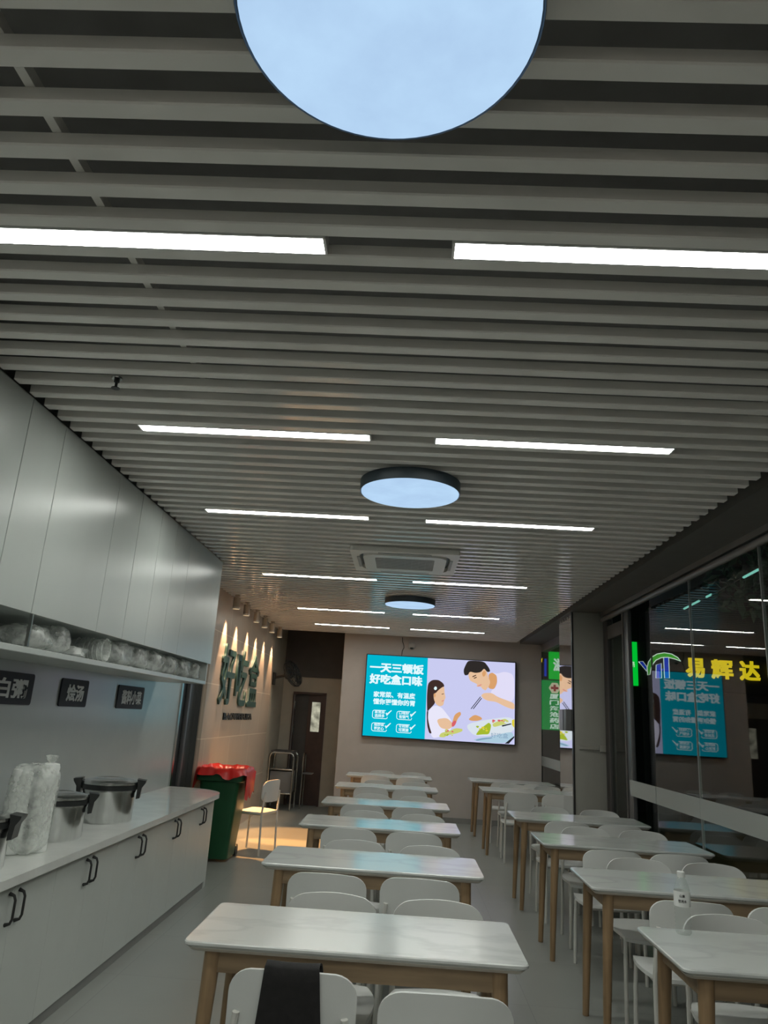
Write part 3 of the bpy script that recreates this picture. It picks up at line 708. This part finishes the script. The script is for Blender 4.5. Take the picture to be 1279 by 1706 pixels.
# ------------------------------------------------------------------ advertising screen
SY = 12.318
t = thing('advertising_screen', (0.577, SY + .04, 1.245), 'large bright advertising screen with teal text panel and family meal picture', 'screen')
OR = t.location
bx(-.672, 1.826, SY + .004, YB - .001, 1.232, 2.560, .004, 1).build('bezel', M['blackm'], t, origin=OR)
lay = [0]
def flat(poly, name, mat, d=None):
    lay[0] += 1
    y1 = SY + .0035 - .00022 * lay[0] if d is None else d
    return MB().prism(poly, lambda p, a: (p[0], a, p[1]), y1, SY + .0036).build(name, mat, t, origin=OR, smooth=0)
TX = .358
flat([(-.655, 1.247), (TX, 1.247), (TX, 2.546), (-.655, 2.546)], 'teal_panel', M['s_teal'])
flat([(TX, 1.247), (1.81, 1.247), (1.81, 2.546), (TX, 2.546)], 'photo_panel', M['s_photo'])
POLY={
 'girl_hair':[(0.374, 2.131), (0.444, 2.193), (0.55, 2.199), (0.631, 2.146), (0.652, 2.096), (0.556, 2.026), (0.507, 1.934), (0.505, 1.819), (0.449, 1.752), (0.399, 1.699), (0.38, 1.673), (0.366, 1.926)],
 'ponytail':[(0.373, 1.685), (0.399, 1.699), (0.397, 1.573), (0.436, 1.425), (0.472, 1.34), (0.426, 1.343), (0.388, 1.472)],
 'girl_face':[(0.556, 2.039), (0.645, 2.108), (0.656, 1.993), (0.676, 1.918), (0.654, 1.878), (0.643, 1.795), (0.579, 1.773), (0.519, 1.807), (0.483, 1.881), (0.473, 1.97), (0.512, 1.985)],
 'girl_shirt':[(0.423, 1.745), (0.526, 1.788), (0.619, 1.756), (0.7, 1.666), (0.781, 1.57), (0.798, 1.471), (0.749, 1.369), (0.609, 1.298), (0.481, 1.266), (0.423, 1.424), (0.396, 1.61)],
 'girl_arm':[(0.534, 1.568), (0.702, 1.603), (0.796, 1.533), (0.811, 1.472), (0.735, 1.417), (0.604, 1.435)],
 'girl_hand':[(0.796, 1.533), (0.831, 1.661), (0.92, 1.716), (0.941, 1.667), (0.884, 1.601), (0.849, 1.499), (0.811, 1.459)],
 'pink_cuff':[(0.789, 1.533), (0.846, 1.574), (0.867, 1.537), (0.824, 1.472), (0.791, 1.464)],
 'man_shirt':[(1.429, 2.372), (1.509, 2.351), (1.64, 2.397), (1.798, 2.354), (1.802, 1.881), (1.514, 1.992), (1.409, 2.037), (1.434, 2.089), (1.486, 2.118), (1.524, 2.21), (1.503, 2.312)],
 'man_neck':[(1.364, 2.33), (1.429, 2.372), (1.509, 2.325), (1.517, 2.209), (1.473, 2.104), (1.408, 2.1), (1.368, 2.124), (1.393, 2.215)],
 'man_face':[(1.035, 2.305), (1.06, 2.364), (1.153, 2.344), (1.245, 2.362), (1.296, 2.43), (1.35, 2.368), (1.365, 2.291), (1.406, 2.216), (1.381, 2.137), (1.355, 2.11), (1.33, 2.07), (1.277, 2.093), (1.25, 2.13), (1.171, 2.125), (1.196, 2.165), (1.104, 2.199), (1.063, 2.222)],
 'man_hair':[(0.96, 2.398), (1.016, 2.525), (1.07, 2.544), (1.294, 2.544), (1.375, 2.447), (1.403, 2.384), (1.35, 2.368), (1.296, 2.43), (1.245, 2.362), (1.153, 2.344), (1.06, 2.364), (1.035, 2.305), (0.982, 2.295), (0.962, 2.333)],
 'man_arm':[(1.253, 1.989), (1.304, 2.031), (1.435, 2.038), (1.527, 1.98), (1.671, 1.937), (1.806, 1.894), (1.806, 1.787), (1.647, 1.834), (1.502, 1.902), (1.372, 1.907), (1.293, 1.941)],
 'chopstick':[(1.091, 1.768), (1.243, 1.97), (1.253, 1.964), (1.101, 1.762)],
 'chopstick_2':[(1.127, 1.77), (1.261, 1.949), (1.271, 1.942), (1.138, 1.764)],
 'resting_hand':[(1.053, 1.598), (1.155, 1.68), (1.26, 1.648), (1.287, 1.612), (1.21, 1.582), (1.106, 1.576)],
 'plate':[(1.042, 1.523), (1.313, 1.601), (1.687, 1.673), (1.804, 1.642), (1.806, 1.443), (1.447, 1.36), (1.163, 1.343), (1.044, 1.448)],
 'salad':[(1.176, 1.356), (1.238, 1.447), (1.34, 1.528), (1.391, 1.568), (1.431, 1.533), (1.419, 1.457), (1.395, 1.382), (1.292, 1.376)],
 'salad_2':[(1.443, 1.546), (1.546, 1.602), (1.649, 1.646), (1.714, 1.612), (1.701, 1.574), (1.573, 1.529), (1.47, 1.498)],
 'salad_3':[(0.584, 1.297), (0.62, 1.361), (0.748, 1.393), (0.85, 1.449), (0.967, 1.443), (0.968, 1.406), (0.866, 1.363), (0.725, 1.33), (0.674, 1.29)],
 'bowl':[(1.126, 1.279), (1.267, 1.325), (1.408, 1.345), (1.652, 1.421), (1.767, 1.441), (1.805, 1.369), (1.667, 1.256), (1.32, 1.254)],
 'bowl_stripe':[(1.18, 1.285), (1.30, 1.318), (1.45, 1.338), (1.45, 1.322), (1.32, 1.300), (1.2, 1.27)],
 'fork':[(1.60, 1.535), (1.75, 1.575), (1.76, 1.56), (1.61, 1.515)],
 'yellow_pepper':[(1.766, 1.627), (1.806, 1.642), (1.806, 1.505), (1.766, 1.552)],
 'table_edge':[(1.654, 1.255), (1.804, 1.381), (1.806, 1.357), (1.718, 1.256)],
 'eye':[(1.125, 2.262), (1.175, 2.285), (1.182, 2.272), (1.135, 2.25)],
 'brow':[(1.10, 2.285), (1.165, 2.318), (1.172, 2.305), (1.11, 2.272)],
 'mouth':[(1.19, 2.135), (1.24, 2.165), (1.268, 2.17), (1.25, 2.145), (1.2, 2.126)],
 'ear':[(1.262, 2.35), (1.30, 2.40), (1.335, 2.36), (1.31, 2.30), (1.28, 2.29)],
 'girl_eye':[(0.605, 1.975), (0.645, 1.985), (0.645, 1.975), (0.61, 1.965)],
 'girl_mouth':[(0.605, 1.862), (0.648, 1.885), (0.65, 1.87), (0.62, 1.85)],
 'girl_ear':[(0.475, 1.965), (0.50, 1.985), (0.512, 1.94), (0.49, 1.90)],
 'hair_clip':[(0.475, 2.06), (0.495, 2.09), (0.52, 2.085), (0.53, 2.055), (0.51, 2.03), (0.485, 2.035)],
}
ink_of = dict(girl_hair='s_hair', ponytail='s_hair', girl_face='s_skin', girl_shirt='s_shirt', girl_arm='s_skin', girl_hand='s_skin2', pink_cuff='s_pink', man_shirt='s_shirt2', man_neck='s_skin2', man_face='s_skin',
              man_hair='s_manhair', man_arm='s_skin', chopstick='s_black', chopstick_2='s_black', resting_hand='s_skin2', plate='s_plate', salad='s_green', salad_2='s_lime', salad_3='s_lime', bowl='s_bowl', bowl_stripe='s_mark',
              fork='s_black', yellow_pepper='s_yellow', table_edge='s_black', eye='s_hair', brow='s_hair', mouth='s_cheek', ear='s_skin2', girl_eye='s_hair', girl_mouth='s_cheek', girl_ear='s_skin2', hair_clip='s_white')
order = ['girl_shirt', 'girl_hair', 'girl_face', 'ponytail'] + [q for q in POLY if q not in ('girl_shirt', 'girl_hair', 'girl_face', 'ponytail')]
for q in order:
    nm = q.replace('_2', '').replace('_3', '')
    pq = POLY[q]
    if q not in ('chopstick', 'chopstick_2', 'fork', 'table_edge', 'yellow_pepper'):
        for _ in range(2):                                          # soften the outline
            pq = [pt for i in range(len(pq)) for a, b in ((pq[i], pq[(i + 1) % len(pq)]),) for pt in ((a[0] * .8 + b[0] * .2, a[1] * .8 + b[1] * .2), (a[0] * .2 + b[0] * .8, a[1] * .2 + b[1] * .8))]
    pq = [(min(1.808, max(.36, px_)), min(2.544, max(1.249, pz_))) for px_, pz_ in pq]
    flat(pq, 'picture_' + nm, M[ink_of[q]])
rf = random.Random(3)
for (fx, fz, sx_, sz_, n_, inks) in ((1.30, 1.45, .10, .07, 9, ('s_lime', 's_green', 's_yellow')), (1.57, 1.575, .12, .035, 9, ('s_pink', 's_lime', 's_plate', 's_skin2')), (.77, 1.37, .16, .04, 9, ('s_green', 's_lime', 's_pink'))):
    for q in range(n_):
        bxx, bzz, br_ = fx + rf.uniform(-1, 1) * sx_, fz + rf.uniform(-1, 1) * sz_, rf.uniform(.012, .026)
        flat([(bxx + br_ * (1 + .3 * math.sin(3 * a + q)) * math.cos(a), bzz + br_ * .7 * math.sin(a)) for a in [2 * PI * k_ / 12 for k_ in range(12)]], 'picture_food', M[rf.choice(inks)])
def stext(body, w_, h_, cx, cz, bold, name='lettering', mat='s_white'):
    return text_mesh(body, w_, h_, (cx, SY - .0115, cz), (1, 0, 0), (0, 0, 1), name, M[mat], t, origin=OR, bold=bold, depth=.001)
# letters sit just in front of the panel
def stext_at(body, w_, h_, cx, cz, bold, name='lettering', mat='s_white', y=None):
    return text_mesh(body, w_, h_, (cx, (SY + .0005) if y is None else y, cz), (1, 0, 0), (0, 0, 1), name, M[mat], t, origin=OR, bold=bold, depth=.002)
stext_at('一天三顿饭', .90, .165, -.152, 2.346, .036, 'headline')
stext_at('好吃盒口味', .88, .165, -.157, 2.158, .036, 'headline')
stext_at('家常菜、有温度', .69, .095, -.17, 1.911, .022, 'slogan')
stext_at('懂你更懂你的胃', .69, .095, -.17, 1.797, .022, 'slogan')
for x0, z0, a, b in ((-.512, 1.528, '家常菜', '选择多'), (-.113, 1.532, '口味好', '有锅气'), (-.514, 1.327, '现炒菜', '更放心'), (-.110, 1.326, '食材鲜', '可溯源')):
    stext_at(a, .165, .055, x0 + .118, z0 + .105, .016, 'caption'); stext_at(b, .165, .055, x0 + .118, z0 + .043, .016, 'caption')
    MB().tube([(x0 + .215, SY, z0 + .128), (x0 + .03, SY, z0 + .128), (x0 + .008, SY, z0 + .118), (x0, SY, z0 + .10), (x0, SY, z0 + .028), (x0 + .008, SY, z0 + .01), (x0 + .03, SY, z0), (x0 + .225, SY, z0), (x0 + .24, SY, z0 + .008), (x0 + .245, SY, z0 + .03)], .006, 6).build('caption_outline', M['s_white'], t, origin=OR)
    MB().prism([(x0 + .215, z0 + .085), (x0 + .235, z0 + .045), (x0 + .315, z0 + .135), (x0 + .30, z0 + .14), (x0 + .238, z0 + .085), (x0 + .228, z0 + .10)], lambda p, a_: (p[0], a_, p[1]), SY - .002, SY + .001).build('tick', M['s_white'], t, origin=OR, smooth=0)
stext_at('好吃盒', .28, .075, 1.565, 1.375, .0, 'watermark_lettering', 's_mark', SY - .0145)

# security camera and cable on the screen wall
t = thing('security_camera', (0.08, YB - .02, 2.77), 'small dome security camera at top of the screen wall', 'camera')
bx(.03, .13, YB - .08, YB - .001, 2.775, 2.80, .004).build('mount', M['camwhite'], t, origin=t.location)
MB().lathe([(.02, .04), (.05, .035), (.058, .01), (.055, -.03), (.035, -.055), (.01, -.062)], (.08, YB - .075, 2.735), 20).build('shell', M['camwhite'], t, origin=t.location)
MB().lathe([(.03, 0), (.027, -.02), (.01, -.03)], (.08, YB - .105, 2.70), 16).build('lens', M['black'], t, origin=t.location)
c = MB()
c.tube([(-.085, YB - .008, 2.87), (-.08, YB - .012, 2.80), (-.055, YB - .012, 2.74), (-.05, YB - .01, 2.70), (-.075, YB - .01, 2.65), (-.085, YB - .01, 2.562)], .006, 6)
tag(c.build('screen_cable', M['black'], origin=(-.08, YB - .01, 2.562)), 'thin dark cable hanging down screen wall above the screen', 'cable')

# ------------------------------------------------------------------ dining tables
TH = .75
def make_table(loc, lab):
    t = thing('dining_table', loc, lab, 'table', 'marble-top dining tables')
    L, D = 1.21, .555
    top = MB()
    base_ = rrect(L, D, .028, 5)
    def rg(k, z): return [(p[0] * (L / 2 - k) / (L / 2), p[1] * (D / 2 - k) / (D / 2), z) for p in base_]
    loft(top, [rg(.012, TH - .022), rg(.0, TH - .012), rg(.0, TH - .004), rg(.003, TH)])
    top.build('tabletop', M['marble'], t)
    bs = MB(); loft(bs, [rg(.022, TH - .034), rg(.012, TH - .024), rg(.012, TH - .0222)]); bs.build('top_backing', M['tabedge'], t)
    ap = MB()
    for s in (-1, 1):
        ap.box(-L / 2 + .10, L / 2 - .10, s * (D / 2 - .06) - .01, s * (D / 2 - .06) + .01, TH - .105, TH - .0345)
        ap.box(s * (L / 2 - .09) - .01, s * (L / 2 - .09) + .01, -D / 2 + .075, D / 2 - .075, TH - .105, TH - .0345)
    ap.build('apron', M['apron'], t, smooth=0)
    for sx in (-1, 1):
        for sy in (-1, 1):
            MB().tube([(sx * (L / 2 - .072), sy * (D / 2 - .055), 0.001), (sx * (L / 2 - .085), sy * (D / 2 - .06), .4), (sx * (L / 2 - .098), sy * (D / 2 - .064), TH - .036)], [.018, .024, .03], 14).build('leg', M['wood'], t)
    return t
TXC, RXC = -.129, 1.637
ords = ['nearest', 'second', 'third', 'fourth', 'fifth', 'farthest']
TF = [2.83, 4.265, 5.79, 7.25, 8.98, 10.72]
RF = [2.925, 4.215, 5.61, 6.99, 9.63, 11.09]
TLAB = ['nearest marble-top table in middle row, with black garment on chair before it', 'second marble-top table from camera in the middle row', 'third marble-top table from camera in the middle row',
        'fourth marble-top table from camera in the middle row', 'fifth marble-top table from camera in the middle row', 'farthest marble-top table in middle row, below the screen']
RLAB = ['marble-top table with water bottle on it, nearest in right row', 'second marble-top table from camera in the right row', 'third marble-top table from camera in right row',
        'fourth marble-top table in right row, just before the pillar', 'marble-top table just beyond the pillar in right row', 'farthest marble-top table in right row, against the screen wall']
proto = make_table((TXC, TF[0] + .277, 0), TLAB[0])
tabs = []
for i in range(6):
    if i:
        o = copy_tree(proto); o.location = (TXC + (-.012, .0, -.01, .0, -.03, -.035)[i], TF[i] + .277, 0); o['label'] = TLAB[i]
    o = copy_tree(proto); o.location = (RXC + (.0, .0, .0, .005, -.005, -.02)[i], RF[i] + .277, 0); o['label'] = RLAB[i]

# ------------------------------------------------------------------ dining chairs
def make_chair(loc, rz, lab):
    t = thing('dining_chair', loc, lab, 'chair', 'white dining chairs', rz)
    # seat: rounded, slightly dished
    nx, ny = 14, 14; vs = []; fs = []
    def seatpt(u, v, off):
        # superellipse outline
        x = u * .205; y = v * .20
        k = .10
        x *= 1 - .10 * max(0, -v) ** 2
        z = .445 - .014 * (1 - u * u) * (1 - v * v) + .0 - .018 * max(0, v - .75) / .25
        return (x, y + .01, z + off)
    def sq(u, v):   # square to rounded square
        return u * math.sqrt(1 - .22 * v * v), v * math.sqrt(1 - .22 * u * u)
    for off in (0, -.018):
        for j in range(ny + 1):
            for i in range(nx + 1):
                u, v = sq(-1 + 2 * i / nx, -1 + 2 * j / ny); vs.append(seatpt(u * 1.04, v * 1.04, off))
    W_ = nx + 1; H_ = W_ * (ny + 1)
    for j in range(ny):
        for i in range(nx):
            a = j * W_ + i; fs.append([a, a + 1, a + W_ + 1, a + W_]); fs.append([H_ + a, H_ + a + W_, H_ + a + W_ + 1, H_ + a + 1])
    bd = [i for i in range(nx)] + [j * W_ + nx for j in range(ny)] + [ny * W_ + i for i in range(nx, 0, -1)] + [j * W_ for j in range(ny, 0, -1)]
    for q in range(len(bd)):
        a, b = bd[q], bd[(q + 1) % len(bd)]; fs.append([a, b, H_ + b, H_ + a])
    MB().add(vs, fs).build('seat', M['chair'], t, smooth=50)
    # backrest: broad rounded panel, curved in plan, leaning back
    nx, ny = 22, 18; vs = []; fs = []
    for off in (0, -.013):
        for j in range(ny + 1):
            for i in range(nx + 1):
                u = -1 + 2 * i / nx; v = math.sin(PI / 2 * (-1 + 2 * j / ny))
                # rounded corners by shrinking width near top / bottom
                rad = .42 if v > 0 else .34
                vv = max(0, (abs(v) - (1 - rad * 1.5)) / (rad * 1.5)); wdt = .198 - .085 * (1 - math.sqrt(max(0, 1 - vv * vv)))
                uu = abs(u); hh = 1 - .0 * uu
                x = u * wdt; z = .665 + v * .115 * hh + .006 * (1 - u * u) * (1 if v > 0 else 0)
                y = -.195 + .045 * (x / .198) ** 2 - .05 * (z - .55) + off
                vs.append((x, y, z))
    W_ = nx + 1; H_ = W_ * (ny + 1)
    for j in range(ny):
        for i in range(nx):
            a = j * W_ + i; fs.append([a, a + 1, a + W_ + 1, a + W_]); fs.append([H_ + a, H_ + a + W_, H_ + a + W_ + 1, H_ + a + 1])
    bd = [i for i in range(nx)] + [j * W_ + nx for j in range(ny)] + [ny * W_ + i for i in range(nx, 0, -1)] + [j * W_ for j in range(ny, 0, -1)]
    for q in range(len(bd)):
        a, b = bd[q], bd[(q + 1) % len(bd)]; fs.append([a, b, H_ + b, H_ + a])
    MB().add(vs, fs).build('backrest', M['chair'], t, smooth=50)
    for s in (-1, 1):
        MB().tube([(s * .190, -.185, .001), (s * .186, -.178, .25), (s * .184, -.172, .44), (s * .180, -.180, .52), (s * .172, -.186, .60), (s * .165, -.190, .66)], .0115, 9).build('leg', M['chair_leg'], t)
        MB().tube([(s * .188, .185, .001), (s * .184, .178, .30), (s * .178, .168, .427)], .0115, 9).build('leg', M['chair_leg'], t)
    fr = MB()
    for s in (-1, 1): fr.tube([(s * .176, -.160, .418), (s * .172, .160, .418)], .009, 8)
    fr.tube([(-.176, -.155, .418), (.176, -.155, .418)], .009, 8); fr.tube([(-.172, .155, .418), (.172, .155, .418)], .009, 8)
    fr.build('seat_frame', M['chair_leg'], t)
    return t
made = []
ch0 = None
def chair(x, y, rz, lab):
    global ch0
    if ch0 is None:
        ch0 = make_chair((x, y, 0), rz, lab); return ch0
    o = copy_tree(ch0); o.location = (x, y, 0); o.rotation_euler = (0, 0, rz); o['label'] = lab; return o
BK = .212
rnd = random.Random(11)
# middle row: (table, near-left, near-right, far-left, far-right)
tn = ['nearest', 'second', 'third', 'fourth', 'fifth', 'sixth']
for i in range(6):
    f, b = TF[i], TF[i] + .555
    for side, x in (('left', -.30 if i == 0 else -.33), ('right', .165 if i == 0 else .125)):
        lab = '%s white chair on camera side of %s table, middle row' % (side, tn[i])
        if i == 0 and side == 'left': lab = 'white chair with a black garment hung over its back, nearest table in middle row'
        ytop = f - (.335 if i else (.34 if side == 'left' else .46)) + rnd.uniform(-.02, .02)
        chair(x + rnd.uniform(-.01, .01), ytop + BK, rnd.uniform(-.04, .04) if i else 0, lab)
    for side, x in (('left', -.275), ('right', .195)):
        chair(x + rnd.uniform(-.012, .012), b + .14 + rnd.uniform(-.02, .02) - BK, PI + rnd.uniform(-.04, .04), '%s white chair on screen side of %s table, middle row' % (side, tn[i]))
# right row
for i in range(6):
    f, b = RF[i], RF[i] + .555
    if i > 0:
        for side, x in (('left', 1.43), ('right', 1.87)):
            ytop = f - (.35 if i < 4 else .48) + rnd.uniform(-.015, .015)
            chair(x + rnd.uniform(-.01, .01), ytop + BK, rnd.uniform(-.05, .05), '%s white chair on camera side of %s table, right row by the glass' % (side, tn[i]))
    if i < 5:
        for side, x in (('left', 1.50 if i else 1.46), ('right', 1.96 if i else 1.93)):
            chair(x + rnd.uniform(-.01, .01), b + (.22 if i else .15) + rnd.uniform(-.015, .015) - BK, PI + rnd.uniform(-.05, .05), '%s white chair on screen side of %s table, right row by the glass' % (side, tn[i]))
chair(-1.635, 8.87, math.radians(72), 'single white chair standing beside the green bin on warm-lit floor')

# black garment over the nearest chair
g = MB()
cx, cyb = -.31, TF[0] - .34
prof = []
def gp(u, s):
    """u across, s along the drape from front hem over the top to the back hem"""
    x = cx + .010 + u * .094
    dx = x - (-.30)
    curve = .045 * (dx / .198) ** 2
    top = .787
    if s < .4: z = top - (0.4 - s) / .4 * .22; y = cyb + .028 + curve - (.4 - s) * .02
    elif s < .6:
        a = (s - .4) / .2 * PI; z = top + .012 * math.sin(a); y = cyb + .006 + curve + .024 * math.cos(a)
    else: z = top - (s - .6) / .4 * .42; y = cyb - .018 + curve + (s - .6) * .03 - .012 * math.sin(u * 9) * (s - .6) * 2
    return (x + .012 * math.sin(s * 9) * u, y, z)
nu, ns = 10, 24
vs = []
for off in (0, 1):
    for j in range(ns + 1):
        for i in range(nu + 1):
            p = Vector(gp(-1 + 2 * i / nu, j / ns))
            if off:
                d = -.006 if j / ns > .5 else .006
                p = p + Vector((0, d, .004 if .4 < j / ns < .6 else 0))
            vs.append(p)
W_ = nu + 1; H_ = W_ * (ns + 1); fs = []
for j in range(ns):
    for i in range(nu):
        a = j * W_ + i; fs += [[a, a + 1, a + W_ + 1, a + W_], [H_ + a, H_ + a + W_, H_ + a + W_ + 1, H_ + a + 1]]
bd = [i for i in range(nu)] + [j * W_ + nu for j in range(ns)] + [ns * W_ + i for i in range(nu, 0, -1)] + [j * W_ for j in range(ns, 0, -1)]
for q in range(len(bd)): fs.append([bd[q], bd[(q + 1) % len(bd)], H_ + bd[(q + 1) % len(bd)], H_ + bd[q]])
tag(g.add(vs, fs).build('garment', M['cloth'], origin=(cx, cyb, .38), smooth=60), 'black cloth garment draped over the back of the nearest left chair', 'garment')

# water bottle
bxp, byp = 1.205, 3.40
t = thing('water_bottle', (bxp, byp, TH + .0005), 'clear water bottle with white cap and label on nearest right table', 'bottle')
pr = [(.026, 0), (.031, .006)]
z = .012
while z < .11:
    pr += [(.0325, z), (.0305, z + .007)]; z += .016
pr += [(.0325, .112), (.0325, .165), (.030, .178), (.020, .205), (.0135, .214), (.0135, .222)]
MB().lathe(pr, n=28).build('bottle_body', M['water'], t)
MB().lathe([(.0335, .106), (.0335, .164)], n=28, cap=False).build('label', M['cap'], t)
MB().lathe([(.0152, .216), (.0152, .236), (.013, .238)], n=20).build('cap', M['cap'], t)
def wrap(body, w_, h_, z0):
    o = text_mesh(body, w_, h_, (0, 0, z0), (1, 0, 0), (0, 0, 1), 'label_lettering', M['black'], t, origin=(0, 0, 0), bold=.02, depth=.001)
    for v in o.data.vertices:
        a = v.co.x / .0342 - PI / 2 - .30; r_ = .0340 + abs(v.co.y) * .3; v.co = Vector((r_ * math.cos(a), r_ * math.sin(a), v.co.z))
wrap('山泉', .022, .012, .148); wrap('饮用水', .034, .012, .128)

# ------------------------------------------------------------------ outside the glass
struct(bx(2.40, 16, 16.4, 16.8, -0.04, 6), 'wall_street', M['facade'])
struct(bx(15.4, 16, -3, 16.4, -0.04, 6), 'wall_street_side', M['facade'])
FY = 16.38
t = thing('shop_sign', (6.6, FY, 2.6), 'lit shop sign with green and blue emblem and yellow characters', 'sign')
OO = t.location
bx(4.85, 8.6, FY - .06, FY - .001, 2.5, 3.5, .01).build('backboard', M['facade'], t, origin=OO)
ZB = EYE + 1.165
kx = 16.3 / 16
def X(v_): return v_ * kx
# emblem: green crescent, slanted bars
cx_, cz_ = X(5.53), EYE + 1.36
def out2(poly, name, mat, d=.02): return MB().prism(poly, lambda p, a: (p[0], a, p[1]), FY - .06 - d, FY - .061).build(name, M[mat], t, origin=OO, smooth=0)
def outline(poly, r=.010):
    MB().tube([(p[0], FY - .085, p[1]) for p in poly], r, 6, closed=True).build('emblem_outline', M['g_white'], t, origin=OO)
cres = [(5.272, 2.773), (5.268, 2.938), (5.299, 3.051), (5.382, 3.166), (5.497, 3.24), (5.654, 3.275), (5.81, 3.257), (5.94, 3.187), (6.002, 3.112), (5.871, 3.154), (5.717, 3.181), (5.582, 3.164), (5.468, 3.105), (5.398, 3.023), (5.349, 2.921), (5.321, 2.787)]
out2(cres, 'emblem_crescent', 'g_lgreen'); outline(cres)
for poly in ([(5.087, 3.05), (5.177, 3.062), (5.261, 2.949), (5.253, 2.854)], [(5.464, 3.0), (5.577, 3.044), (5.569, 2.724), (5.447, 2.717)], [(5.632, 3.181), (5.744, 3.187), (5.739, 2.734), (5.633, 2.728)]):
    out2(poly, 'emblem_bar', 'g_blue', .024); outline(poly, .008)
out2([(5.57, 2.907), (5.634, 2.941), (5.688, 2.953), (5.632, 2.893), (5.573, 2.872)], 'emblem_crossbar', 'g_blue', .028)
for ch, xx, cw in (('易', 6.30, .41), ('辉', 6.88, .47), ('达', 7.47, .44), ('餐', 8.06, .40)):
    text_mesh(ch, cw, .42, (xx, FY - .085, 2.985), (1, 0, 0), (0, 0, 1), 'character', M['g_yellow'], t, origin=OO, bold=.03, depth=.02)
t = thing('light_sign', (4.97, FY, 2.5), 'narrow bright green lit vertical sign seen through the glass', 'sign')
bx(4.915, 5.05, FY - .14, FY - .062, 2.53, 3.47, .006).build('box', M['g_green'], t, origin=t.location)
text_mesh('药', .06, .12, (4.95, FY - .145, 2.98), (1, 0, 0), (0, 0, 1), 'lettering', M['g_white'], t, origin=t.location, depth=.003)
t = thing('pharmacy_sign', (3.2, FY, 1.5), 'green lit vertical pharmacy sign with cross and white characters, beside pillar', 'sign')
bx(2.99, 3.48, FY - .10, FY - .002, 1.50, 2.54, .006).build('box', M['g_green2'], t, origin=t.location)
dm = MB().prism([(3.12, 2.38), (3.19, 2.49), (3.31, 2.49), (3.38, 2.38), (3.31, 2.27), (3.19, 2.27)], lambda p, a: (p[0], a, p[1]), FY - .108, FY - .101).build('cross_panel', M['g_cream'], t, origin=t.location, smooth=0)
cr_ = MB(); cr_.box(3.17, 3.33, FY - .112, FY - .109, 2.355, 2.405).box(3.225, 3.275, FY - .112, FY - .109, 2.31, 2.45); cr_.build('cross', M['g_red'], t, origin=t.location, smooth=0)
for i, ch in enumerate('厦门海沧药店'):
    text_mesh(ch, .20, .105, (3.24, FY - .101, 2.20 - .125 * i), (1, 0, 0), (0, 0, 1), 'character', M['g_white'], t, origin=t.location, bold=.02, depth=.003)
t = thing('street_sign', (3.3, FY, 2.58), 'green lit sign panel above the pharmacy sign, partly behind the pillar', 'sign')
bx(3.14, 3.62, FY - .10, FY - .002, 2.57, 3.16, .006).build('box', M['g_green'], t, origin=t.location)
text_mesh('滋', .24, .28, (3.34, FY - .101, 2.88), (1, 0, 0), (0, 0, 1), 'character', M['g_white'], t, origin=t.location, bold=.02, depth=.003)
t = thing('banner', (2.98, FY, 2.6), 'dark blue lit banner with yellow mark left of the green sign', 'sign')
bx(2.86, 3.12, FY - .09, FY - .002, 2.57, 3.06, .006).build('panel', M['signblack'], t, origin=t.location)
bx(3.03, 3.08, FY - .094, FY - .0905, 2.62, 3.0).build('blue_stripe', M['g_blue'], t, origin=t.location)
MB().prism([(2.87, 2.98), (2.95, 2.96), (2.99, 3.02), (2.98, 2.92), (2.93, 2.90)], lambda p, a: (p[0], a, p[1]), FY - .095, FY - .0905).build('yellow_mark', M['g_yellow'], t, origin=t.location, smooth=0)

# street tree with light tubes in it
t = thing('street_tree', (5.2, 9.0, -0.04), 'dark street tree outside the glass with foliage near the top', 'tree')
MB().tube([(5.2, 9.0, -.04), (5.25, 9.0, 1.4), (5.2, 9.05, 3.4)], [.12, .10, .07], 10).build('trunk', M['bark'], t, origin=t.location)
lf = MB(); rn = random.Random(5)
for q in range(1500):
    a = rn.uniform(0, 2 * PI); r_ = rn.random() ** .5; zz = rn.uniform(-1, 1)
    p = Vector((5.3 + 1.5 * r_ * math.cos(a), 9.0 + 1.8 * r_ * math.sin(a), 3.75 + .85 * zz * math.sqrt(max(0, 1 - r_ * r_ * .8))))
    d1_ = Vector((rn.uniform(-1, 1), rn.uniform(-1, 1), rn.uniform(-1, 1))).normalized(); d2_ = d1_.cross(Vector((rn.uniform(-1, 1), rn.uniform(-1, 1), .3))).normalized()
    l_ = rn.uniform(.06, .12)
    lf.add([p - d1_ * l_, p + d2_ * l_ * .4, p + d1_ * l_, p - d2_ * l_ * .4], [[0, 1, 2, 3]])
lf.build('foliage', M['leaf'], t, origin=t.location, smooth=0, normals=False)
t = thing('string_light', (5.0, 8.6, 3.0), 'string of pale teal light tubes hung under the tree outside', 'light string')
A_, B_ = Vector((3.92, 10.5, 3.30)), Vector((3.66, 7.45, 3.30))
MB().tube([A_, (A_ + B_) / 2 - Vector((0, 0, .03)), B_], .005, 6).build('cable', M['black'], t, origin=t.location)
for a, b in ((.04, .27), (.37, .43), (.80, .94)):
    MB().tube([A_.lerp(B_, a) - Vector((0, 0, .02)), A_.lerp(B_, b) - Vector((0, 0, .02))], .014, 8).build('light_tube', M['g_tube'], t, origin=t.location)
